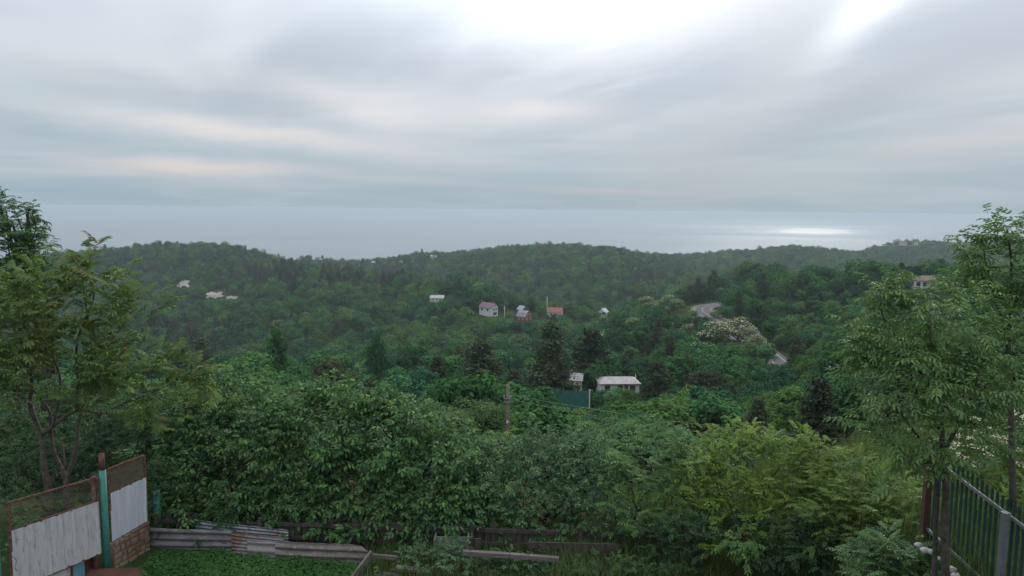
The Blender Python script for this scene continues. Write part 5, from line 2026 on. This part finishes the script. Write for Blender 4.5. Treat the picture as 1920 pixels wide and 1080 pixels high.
def bush(name, label, blobs, templates, mat, density, per, shoot, scale, seed, cat, base_y=None, rad=.035, n_parts=0, part='leaf', group=None, upbias=.25, bark=BARK,
         tint_mid=.5, tint_sd=.22, mass='crown', rough=.22, min_face=-.5, bases=None, tints_fn=None, reach=.6):
    c0 = np.mean([b[0] for b in blobs], 0)
    by = base_y if base_y is not None else c0[1] + .2
    x0 = c0[0]
    root = empty(name, (x0, by, gz(x0, by) - .05), label, cat, group)
    if bases is None:
        bases = [(x0 + q, by + .15 * (i % 2), gz(x0 + q, by) - .15) for i, q in enumerate((-.25, .2, -.05, .35))]
    stems(root, blobs, bases, rad, bark, 'trunk' if cat == 'tree' else 'stem', seed, reach)
    pos, fwd, up, sc = blob_shoots(blobs, density, per, shoot, upbias, seed, min_face, rough=rough)
    tints = tints_fn(pos, np.random.default_rng(seed)) if tints_fn else None
    leafy(root, templates, pos, fwd, up, sc, scale, mat, seed, n_parts, part, mass, tint_mid, tint_sd, tints)
    return root


# maple hedge behind the picket fence
bush('maple_tree', 'large maple tree overhanging the middle of the picket fence', [
    B_(630, 802, 17.0, 1.55, 1.2, 1.0), B_(548, 850, 16.7, 1.1, 1.0, 1.0), B_(735, 832, 16.8, 1.3, 1.1, .95), B_(820, 872, 16.4, 1.05, .9, .85),
    B_(690, 925, 16.2, 1.5, .8, .8), B_(850, 940, 16.0, .85, .7, .75), B_(570, 935, 16.2, 1.1, .8, .7), B_(780, 975, 15.5, .9, .6, .5),
    B_(600, 985, 15.6, .95, .5, .38), B_(700, 985, 15.5, .8, .5, .40), B_(850, 995, 15.3, .6, .45, .42)],
    L_MAPLE, MAPLE, 110, 7, .6, .94, 201, 'tree', 16.9, .07, 300, 'leaf', upbias=.15, tint_mid=.52, rough=.36)
bush('maple_tree', 'maple tree at the left end of the hedge beside the metal fence', [
    B_(430, 770, 19.0, 1.35, 1.2, 1.0), B_(490, 820, 18.4, 1.1, 1.0, .9), B_(370, 850, 17.6, 1.15, 1.0, .9), B_(450, 890, 17.0, 1.2, .9, .85),
    B_(335, 915, 16.4, .8, .7, .8), B_(400, 955, 15.9, .9, .7, .55), B_(500, 960, 15.8, .8, .6, .5), B_(450, 985, 15.7, .9, .4, .3)],
    L_MAPLE, MAPLE, 100, 7, .5, .9, 202, 'tree', 17.5, .06, 300, 'leaf', upbias=.2, tint_mid=.48, rough=.36)
bush('maple_tree', 'bluish-green maple right of the large one, over the compost frame', [
    B_(1035, 872, 16.7, 1.05, .9, .75), B_(960, 905, 16.2, .8, .8, .7), B_(1105, 895, 16.1, .75, .8, .75), B_(1010, 955, 15.9, 1.0, .7, .6), B_(1110, 970, 15.4, .75, .6, .6), B_(930, 965, 15.5, .6, .5, .5), B_(1030, 990, 15.4, .7, .4, .35)],
    L_MAPLE, MAPLE2, 115, 7, .45, .68, 203, 'tree', 16.3, .05, 300, 'leaf', upbias=.25, tint_mid=.5, rough=.36)
bush('sapling', 'yellowish sapling rising between the two maples below the pole', [B_(945, 845, 17.0, .38, .35, .42), B_(985, 838, 17.4, .25, .25, .25)], L_MAPLE, YELLOWG, 60, 6, .4, .65, 204, 'sapling', 17.2, .02, tint_mid=.5)
bush('shrub', 'dense mid-green shrub left of the yellow-green bush', [
    B_(1225, 872, 15.3, .82, .8, .68), B_(1185, 935, 15.0, .6, .7, .65), B_(1270, 945, 14.9, .75, .7, .65), B_(1215, 1000, 14.8, .7, .6, .5)],
    L_ELDER, MAPLE, 95, 7, .35, .85, 205, 'shrub', 15.2, .03, 200, 'leaf', tint_mid=.62)
bush('shrub', 'large yellow-green bush with upright pointed shoots', [
    B_(1395, 872, 14.8, .95, .9, .62), B_(1470, 880, 14.6, .75, .8, .62), B_(1345, 930, 14.4, .65, .7, .6), B_(1430, 950, 14.2, .85, .7, .62), B_(1510, 945, 14.0, .55, .6, .55), B_(1375, 1000, 13.9, .7, .6, .45)],
    L_SMALL, YELLOWG, 105, 7, .5, .95, 206, 'shrub', 14.6, .03, 0, upbias=.75, tint_mid=.48, rough=.3)
bush('shrub', 'dark lower bush in front of the yellow-green one', [B_(1330, 1000, 13.7, .75, .5, .42), B_(1460, 1020, 13.3, .8, .5, .42), B_(1560, 1030, 12.6, .6, .5, .42), B_(1265, 1020, 14.0, .5, .4, .35)],
     L_SMALL, DARKLEAF, 100, 6, .35, .9, 207, 'shrub', 13.8, .02, 0, tint_mid=.55)
bush('shrub', 'feathery olive-green bush between yellow-green bush and fence', [
    B_(1555, 905, 13.8, .7, .8, .6), B_(1625, 925, 13.2, .65, .7, .55), B_(1590, 975, 12.9, .75, .6, .55), B_(1675, 965, 12.3, .5, .6, .5), B_(1690, 1005, 11.6, .42, .4, .35)],
    L_FEATHER, OLIVE, 130, 7, .45, 1.0, 208, 'shrub', 13.3, .025, 0, upbias=.35, tint_mid=.5, rough=.3)
bush('shrub', 'small bush of broad pinnate leaves at the foot of the dark bush', [B_(1390, 1015, 13.0, .42, .3, .26), B_(1420, 1040, 12.9, .35, .25, .2)], L_ASH, MAPLE, 60, 5, .3, .8, 209, 'shrub', 13.1, .015, 60, 'leaf', tint_mid=.75)
bush('shrub', 'blue-green ferny shrub left of the ash trunks', [B_(1685, 1048, 10.8, .48, .4, .24), B_(1640, 1075, 10.8, .42, .35, .22), B_(1725, 1072, 10.4, .3, .3, .2)], L_FEATHER, MAPLE2, 170, 6, .3, 1.1, 210, 'shrub', 11.0, .015, 0, tint_mid=.7)
bush('shrub', 'leafy weeds among the tall grass right of the board fence', [B_(1120, 1060, 14.0, .5, .3, .16), B_(1210, 1065, 13.8, .5, .3, .15), B_(1290, 1060, 13.7, .4, .3, .2)], L_ELDER, MAPLE2, 120, 5, .25, .65, 230, 'weeds', 13.9, .008, 0, tint_mid=.5)
bush('shrub', 'leafy weed clump between tyre and compost frame', [B_(800, 1052, 14.1, .42, .3, .2), B_(845, 1062, 13.6, .34, .2, .2), B_(862, 1040, 14.0, .25, .25, .22), B_(770, 1040, 14.3, .25, .25, .16), B_(840, 1036, 14.3, .3, .25, .18)], L_ELDER, MAPLE2, 110, 5, .25, .6, 211, 'weeds', 14.2, .01, 0, tint_mid=.6)
bush('shrub', 'dark weeds growing inside the compost frame', [B_(960, 1068, 14.05, .6, .25, .2), B_(1010, 1080, 13.9, .5, .25, .18), B_(910, 1075, 14.0, .4, .25, .15)], L_SMALL, MAPLE2, 150, 5, .25, .75, 212, 'weeds', 14.1, .01, 0, tint_mid=.4)
bush('planter_herb', 'green herb growing in the tyre', [B_(722, 1077, 13.3, .17, .17, .10)], L_ELDER, MAPLE, 260, 4, .12, .35, 213, 'herb', 13.3, .006, 0, tint_mid=.6)
for lab, bl in (('dark bramble behind the pickets under the left maple', [B_(380, 985, 16.6, .8, .4, .45), B_(470, 990, 16.6, .8, .4, .4)]),
                ('dark bramble behind the pickets under the large maple', [B_(600, 975, 16.9, .9, .4, .42), B_(720, 985, 16.6, .8, .4, .42), B_(660, 945, 17.2, .9, .4, .5)]),
                ('dark bramble behind the pickets between large maple and blue-green maple', [B_(850, 965, 17.0, .8, .4, .45), B_(930, 985, 16.6, .7, .4, .42)]),
                ('dark bramble behind the pickets under the blue-green maple', [B_(1030, 975, 16.8, .7, .4, .45), B_(1120, 960, 16.8, .7, .4, .5)])):
    bush('bramble', lab, bl, L_ELDER, DARKLEAF, 70, 6, .35, .9, 220 + len(lab), 'bramble', 16.6, .012, 0, tint_mid=.35, group='brambles behind the picket fence')  # added brambles: dark leaf colour stands in for shade under the maples
bush('ivy', 'creeper hanging over the blue-grey tin sheet', [B_(412, 985, 15.0, .28, .14, .20), B_(425, 955, 15.25, .35, .2, .2)], L_ELDER, DARKLEAF, 200, 5, .2, .5, 214, 'creeper', 15.3, .008, 0, tint_mid=.55)
bush('ivy', 'leafy creeper at the corner of the bluish fence panel', [B_(285, 950, 15.1, .14, .14, .30), B_(292, 1000, 15.0, .12, .1, .25), B_(302, 905, 15.5, .4, .3, .45)], L_ELDER, DARKLEAF, 190, 5, .2, .5, 215, 'creeper', 15.2, .008, 0, tint_mid=.5)
bush('ivy', 'vine climbing the teal post at the left edge', [B_(14, 1035, 12.0, .10, .1, .20), B_(40, 975, 12.6, .20, .1, .10)], L_ELDER, MAPLE, 240, 4, .15, .38, 216, 'creeper', 12.0, .006, 0, tint_mid=.5)

# left side behind the metal fence
def sumac_tints(pos, r):
    z = pos[:, 2]
    t = (z - np.quantile(z, .35)) / (z.max() - np.quantile(z, .35))
    return np.clip(0.24 + 0.24 * np.clip(t, 0, 1) ** 2 + r.normal(0, .15, len(pos)) + (r.random(len(pos)) < .06) * .4, 0, 1)


SB = [B_(150, 560, 15.0, 1.15, .9, .62), B_(55, 610, 15.0, 1.0, .9, .65), B_(245, 585, 14.8, .72, .7, .42), B_(120, 690, 14.9, 1.2, .9, .6), B_(255, 675, 14.8, .85, .7, .48),
      B_(335, 715, 14.8, .55, .5, .30), B_(150, 492, 15.1, .33, .33, .24), B_(20, 545, 15.1, .6, .6, .3), B_(30, 730, 15.0, .7, .6, .45), B_(215, 752, 14.9, .8, .6, .35)]
sb0 = at(95, 955, 15.3); sb0[2] = gz(sb0[0], sb0[1])
root = empty('sumac_tree', sb0, 'feathery red-tipped tree rising behind the left metal fence', 'tree')
mb = MB()
pr = random.Random(77)
off = np.array(root.location)


def limb(pts, r0, r1):
    P = catmull(np.array([at(*q) for q in pts]), 5)
    mb.tube(P - off, np.linspace(r0, r1, len(P)), 8)
    return P


limb([(96, 1010, 15.3), (92, 930, 15.3), (82, 870, 15.2), (78, 820, 15.2), (57, 760, 15.1), (60, 720, 15.1), (50, 660, 15.0), (22, 610, 15.0)], .075, .02)
limb([(122, 1000, 15.5), (122, 900, 15.5), (102, 850, 15.4), (95, 800, 15.3), (92, 770, 15.2), (62, 730, 15.1)], .05, .02)
limb([(128, 960, 15.4), (126, 900, 15.4), (143, 840, 15.3), (148, 790, 15.2), (170, 700, 15.0), (165, 600, 15.0), (150, 500, 15.1)], .05, .012)
limb([(80, 815, 15.2), (110, 790, 15.2), (145, 770, 15.1), (195, 775, 15.0), (225, 760, 14.9), (300, 730, 14.8)], .045, .012)
limb([(145, 770, 15.1), (146, 710, 15.0), (145, 640, 15.0), (175, 560, 15.0), (172, 530, 15.0)], .035, .010)
limb([(100, 800, 15.2), (112, 740, 15.1), (108, 690, 15.1), (70, 610, 15.0), (60, 560, 15.0)], .03, .010)
limb([(146, 700, 15.0), (190, 655, 14.9), (230, 635, 14.8), (268, 620, 14.8)], .024, .008)
limb([(170, 690, 15.0), (165, 660, 15.0), (205, 640, 14.9), (240, 600, 14.8)], .022, .008)
limb([(122, 880, 15.4), (118, 840, 15.4), (112, 820, 15.4)], .02, .01)
limb([(250, 740, 14.9), (310, 725, 14.8), (360, 695, 14.8)], .016, .006)
link('trunk', mb.mesh('trunk', BARK_PALE, True), root)
pos, fwd, up, sc = blob_shoots(SB, 37, 5, .55, .7, 301, -.75, rough=.4)
leafy(root, L_SUMAC, pos, fwd, up, sc, .60, SUMAC, 301, 300, 'frond', 'crown', tints=sumac_tints(pos, np.random.default_rng(4)))
bush('sumac_sapling', 'light yellow-green feathery sapling between sumac and maple hedge', [B_(370, 760, 17.0, .75, .6, .5), B_(310, 770, 16.5, .6, .5, .4)], L_SUMAC, OLIVE, 30, 6, .4, .55, 302, 'sapling', 17.0, .02, 100, 'frond', tint_mid=.55)
bush('tall_tree', 'tall leafy tree at the left edge reaching above the horizon', [
    B_(-70, 480, 26, 2.2, 2, 1.5), B_(25, 430, 26, .85, .9, .7), B_(62, 465, 25.6, .6, .6, .38), B_(0, 392, 26, .5, .5, .42), B_(50, 405, 26, .45, .4, .25), B_(-30, 590, 25.5, 2.2, 1.6, 1.6), B_(70, 500, 25.8, .5, .5, .35), B_(60, 540, 25.5, .8, .8, .7)],
    L_ELDER, MAPLE, 75, 7, .5, 1.15, 303, 'tree', 26.3, .14, 150, 'leaf', tint_mid=.5)
bush('shrub', 'dark understorey shrub behind the left fence post', [B_(20, 830, 16.6, .9, .7, .8), B_(-20, 900, 15.6, .6, .6, .7), B_(50, 900, 16.4, .7, .6, .6), B_(20, 975, 14.6, .6, .5, .5), B_(70, 985, 15.2, .5, .4, .4)], L_ELDER, DARKLEAF, 75, 6, .4, .9, 304, 'shrub', 16.6, .03, 0, tint_mid=.6)
bush('shrub', 'dark understorey shrub right of the sumac trunks', [B_(190, 845, 17.2, .8, .7, .7), B_(250, 860, 17.0, .8, .7, .75), B_(270, 800, 17.6, .8, .7, .6), B_(165, 920, 16.6, .8, .6, .6), B_(240, 930, 16.4, .8, .6, .6)], L_ELDER, DARKLEAF, 75, 6, .4, .9, 305, 'shrub', 17.2, .03, 0, tint_mid=.5)
bush('shrub', 'dark bush behind the sumac under the white-roofed shed', [B_(60, 770, 19.5, 1.2, 1, .7), B_(180, 775, 20, 1.3, 1, .7), B_(290, 790, 20.5, 1.3, 1, .9), B_(100, 840, 19, 1.4, .9, .9)], L_ELDER, DARKLEAF, 60, 6, .5, 1.1, 306, 'shrub', 20.0, .04, 0, tint_mid=.65)

# right side: the young ash trees
AB = [B_(1745, 590, 9.5, .58, .5, .42), B_(1655, 625, 9.4, .48, .45, .36), B_(1830, 640, 9.6, .55, .5, .42), B_(1700, 690, 9.3, .68, .55, .40), B_(1800, 720, 9.5, .60, .5, .40), B_(1880, 740, 9.7, .45, .5, .42),
      B_(1720, 790, 9.2, .60, .5, .36), B_(1655, 705, 9.2, .42, .4, .34), B_(1590, 640, 9.3, .30, .3, .24), B_(1650, 548, 9.4, .15, .15, .17), B_(1660, 845, 9.2, .28, .3, .26), B_(1795, 825, 9.4, .52, .45, .32),
      B_(1735, 860, 9.3, .42, .4, .22), B_(1690, 585, 9.4, .3, .3, .22)]
ab0 = at(1772, 1130, 9.3)
root = empty('ash_tree', ab0, 'young ash tree with slender double trunk before the right fence', 'tree')
mb = MB()
off = np.array(root.location)
limb([(1774, 1140, 9.3), (1772, 1000, 9.3), (1774, 920, 9.3), (1768, 860, 9.3), (1765, 800, 9.35), (1752, 720, 9.4), (1745, 640, 9.45), (1744, 580, 9.5)], .052, .012)
limb([(1752, 1110, 9.45), (1754, 1000, 9.45), (1757, 930, 9.4), (1752, 880, 9.4), (1735, 840, 9.35), (1700, 790, 9.25), (1660, 740, 9.2)], .034, .010)
limb([(1768, 850, 9.3), (1800, 790, 9.4), (1830, 720, 9.5), (1840, 650, 9.6)], .03, .009)
limb([(1765, 810, 9.35), (1735, 760, 9.3), (1712, 720, 9.3), (1700, 660, 9.35), (1658, 600, 9.4), (1650, 545, 9.4)], .024, .006)
limb([(1752, 720, 9.4), (1690, 670, 9.3), (1640, 650, 9.3), (1590, 635, 9.3)], .02, .006)
limb([(1768, 850, 9.3), (1730, 870, 9.3), (1680, 860, 9.2)], .016, .006)
limb([(1830, 720, 9.5), (1870, 730, 9.7), (1890, 700, 9.7)], .018, .006)
link('trunk', mb.mesh('trunk', BARK, True), root)
pos, fwd, up, sc = blob_shoots(AB, 84, 6, .38, .35, 401, -.75, rough=.3)
leafy(root, L_ASH, pos, fwd, up, sc, .80, ASHM, 401, 300, 'leaf', 'crown', tint_mid=.5, tint_sd=.2)
AB2 = [B_(1850, 490, 11.0, .55, .5, .36), B_(1805, 462, 11.0, .30, .3, .25), B_(1888, 440, 11.0, .26, .26, .24), B_(1905, 520, 11.1, .5, .5, .4), B_(1835, 545, 11.0, .45, .45, .3), B_(1930, 600, 11.2, .5, .5, .4), B_(1960, 480, 11.2, .5, .5, .5)]
ab1 = at(1893, 860, 11.2)
ab1[2] = gz(ab1[0], ab1[1])
root = empty('ash_tree', ab1, 'taller ash tree behind the young one, touching the sky', 'tree')
mb = MB()
off = np.array(root.location)
limb([(1900, 960, 11.2), (1895, 760, 11.2), (1890, 640, 11.1), (1893, 580, 11.1), (1897, 500, 11.0), (1888, 430, 11.0)], .05, .010)
limb([(1891, 640, 11.1), (1870, 570, 11.0), (1850, 500, 11.0), (1842, 450, 11.0)], .024, .007)
limb([(1893, 580, 11.1), (1920, 540, 11.1), (1950, 480, 11.1)], .024, .007)
limb([(1860, 540, 11.0), (1820, 490, 11.0), (1800, 450, 11.0)], .016, .005)
link('trunk', mb.mesh('trunk', BARK, True), root)
pos, fwd, up, sc = blob_shoots(AB2, 85, 6, .36, .4, 402, -.75, rough=.3)
leafy(root, L_ASH, pos, fwd, up, sc, .82, ASHM, 402, 200, 'leaf', 'crown', tint_mid=.5, tint_sd=.2)
rb = bush('elder_bush', 'elder bush with creamy flower heads behind the right fence', [B_(1850, 860, 13.2, .7, .6, .5), B_(1910, 830, 13.5, .7, .6, .55), B_(1790, 880, 13.4, .5, .5, .35), B_(1880, 780, 14, .8, .7, .5)], L_ELDER, MAPLE, 80, 6, .4, 1.0, 403, 'bush', 13.6, .03, 100, 'leaf', tint_mid=.6)
fr_ = np.random.default_rng(9)
fp_, fq_ = [], []
for c, r_ in [B_(1850, 850, 13.0, .6, .5, .42), B_(1905, 820, 13.2, .6, .5, .5), B_(1870, 790, 13.6, .6, .5, .4)]:
    d = unit(60, fr_)
    d = d[(d[:, 2] > -.3) & (d[:, 1] < .3)]
    for q in d[:22]:
        cc = np.asarray(c) + q * r_
        p = cc + fr_.normal(0, .05, (26, 3)) * (1, 1, .35)
        V_, Q_2 = quad_leaves(p, unit(26, fr_) * .4 + (0, -.3, .9), .030 * fr_.uniform(.7, 1.3, 26), fr_, 1.1)
        fq_.append(Q_2 + sum(len(v) for v in fp_)); fp_.append(V_)
V_ = np.concatenate(fp_) - np.array(rb.location)
o = link('blossom', mesh_np('blossom', V_, np.concatenate(fq_), (BLOSSOM,), np.full(sum(map(len, fq_)), .7)), rb)
o['kind'] = 'stuff'
bush('shrub', 'pale olive scrub on the slope behind the right fence', [B_(1860, 950, 13.0, 1.0, .8, .35), B_(1930, 930, 12.5, 1.0, .8, .4), B_(1790, 930, 14, .9, .7, .3)], L_FEATHER, OLIVE, 120, 6, .35, 1.0, 404, 'shrub', 13.2, .015, 0, tint_mid=.75)


# ------------------------------------------------------------------ low growth
def blades(name, label, region, n, hmin, hmax, w, mat, seed, bend=.35, clump=None):
    r = np.random.default_rng(seed)
    X, Y = region(r, n)
    n = len(X)
    Z = ground(X, Y)
    h = r.uniform(hmin, hmax, n)
    a = r.uniform(0, 6.283, n)
    l = r.uniform(.1, bend, n) * h
    b = np.column_stack([X, Y, Z - .01])
    s = np.column_stack([-np.sin(a), np.cos(a), np.zeros(n)]) * (w * r.uniform(.6, 1.3, n))[:, None]
    f = np.column_stack([np.cos(a), np.sin(a), np.zeros(n)])
    m_ = b + np.column_stack([f[:, 0] * l * .3, f[:, 1] * l * .3, h * .6])
    t = b + np.column_stack([f[:, 0] * l, f[:, 1] * l, h])
    V = np.stack([b - s, b + s, m_ + s * .8, m_ - s * .8, t + s * .15, t - s * .15], 1).reshape(-1, 3)
    k = np.arange(n)[:, None] * 6
    Q = np.concatenate([k + np.array([[0, 1, 2, 3]]), k + np.array([[3, 2, 4, 5]])])
    tint = np.clip(r.normal(.5, .22, n), 0, 1)
    o = link(name, mesh_np(name, V, Q, (mat,), np.concatenate([tint, tint])))
    return tag(o, label, 'grass', kind='stuff')


CLOVER = leaf_material('clover_leaf', (0.020, 0.060, 0.014), (0.034, 0.095, 0.022), (0.060, 0.135, 0.030), 0.2, spec=0.12, objvar=0.0)
GRASSM = leaf_material('grass_blade', (0.045, 0.085, 0.024), (0.080, 0.125, 0.038), (0.15, 0.165, 0.075), 0.25, spec=0.1, objvar=0.0)


def bed_region(r, n):
    X = r.uniform(-7.6, -2.9, n)
    Y = r.uniform(11.2, 14.2, n)
    lim = np.interp(X, [-7.2, -6.9, -5.0, -2.7], [13.95, 14.05, 13.8, 13.5])
    keep = (Y < lim) & (X > np.interp(Y, [11.2, 12.6, 13.2, 14.2], [-7.2, -6.6, -7.05, -7.0]))
    return X[keep], Y[keep]


def clover():
    r = np.random.default_rng(91)
    X, Y = bed_region(r, 30000)
    n = len(X)
    mound = .07 + .06 * np.sin(X * 3.1) * np.sin(Y * 2.7 + 1) + .03 * np.sin(X * 9 + Y * 7)
    edge = np.clip((np.interp(X, [-7.2, -6.9, -5.0, -2.7], [13.95, 14.05, 13.8, 13.5]) - Y) / .4, 0, 1)
    Z = ground(X, Y) + np.abs(mound) * r.uniform(.3, 1.15, n) + .02 + .03 * (1 - edge) * r.random(n)
    nr = np.column_stack([r.normal(0, .35, n), r.normal(-.1, .35, n), np.ones(n)])
    nr /= np.linalg.norm(nr, axis=1)[:, None]
    V, Q = quad_leaves(np.column_stack([X, Y, Z]), nr, .040 * r.uniform(.6, 1.4, n), r, 1.1)
    o = link('ground_cover', mesh_np('ground_cover', V, Q, (CLOVER,), np.clip(r.normal(.5, .2, n) + .15 * np.sin(X * 2.3 + Y), 0, 1)))
    tag(o, 'lush green low weeds filling the bed inside the sheets', 'ground cover', kind='stuff')


clover()
blades('grass', 'tall seeding grass at the bottom right of the picket fence', lambda r, n: (r.uniform(.7, 4.0, n), r.uniform(12.4, 14.6, n)), 3800, .15, .6, .0055, GRASSM, 92, .9)
blades('grass', 'thin grass round the frames and the tyre', lambda r, n: (r.uniform(-2.9, .9, n), r.uniform(12.6, 14.5, n)), 5000, .08, .32, .006, GRASSM, 93, .5)
blades('grass', 'dry grass on the bank by the right fence', lambda r, n: (r.uniform(5.0, 9.5, n), r.uniform(8.0, 14.5, n)), 9000, .12, .45, .006, GRASSM, 94, .5)
blades('grass', 'rough grass on the bank beyond the right fence', lambda r, n: (r.uniform(3.0, 16, n), r.uniform(13.0, 24, n)), 26000, .2, .7, .010, GRASSM, 96, .5)
blades('grass', 'dark grass along the foot of the left fence', lambda r, n: (r.uniform(-9.5, -7.6, n), r.uniform(14.4, 17.5, n)), 3000, .1, .4, .006, GRASSM, 95, .5)
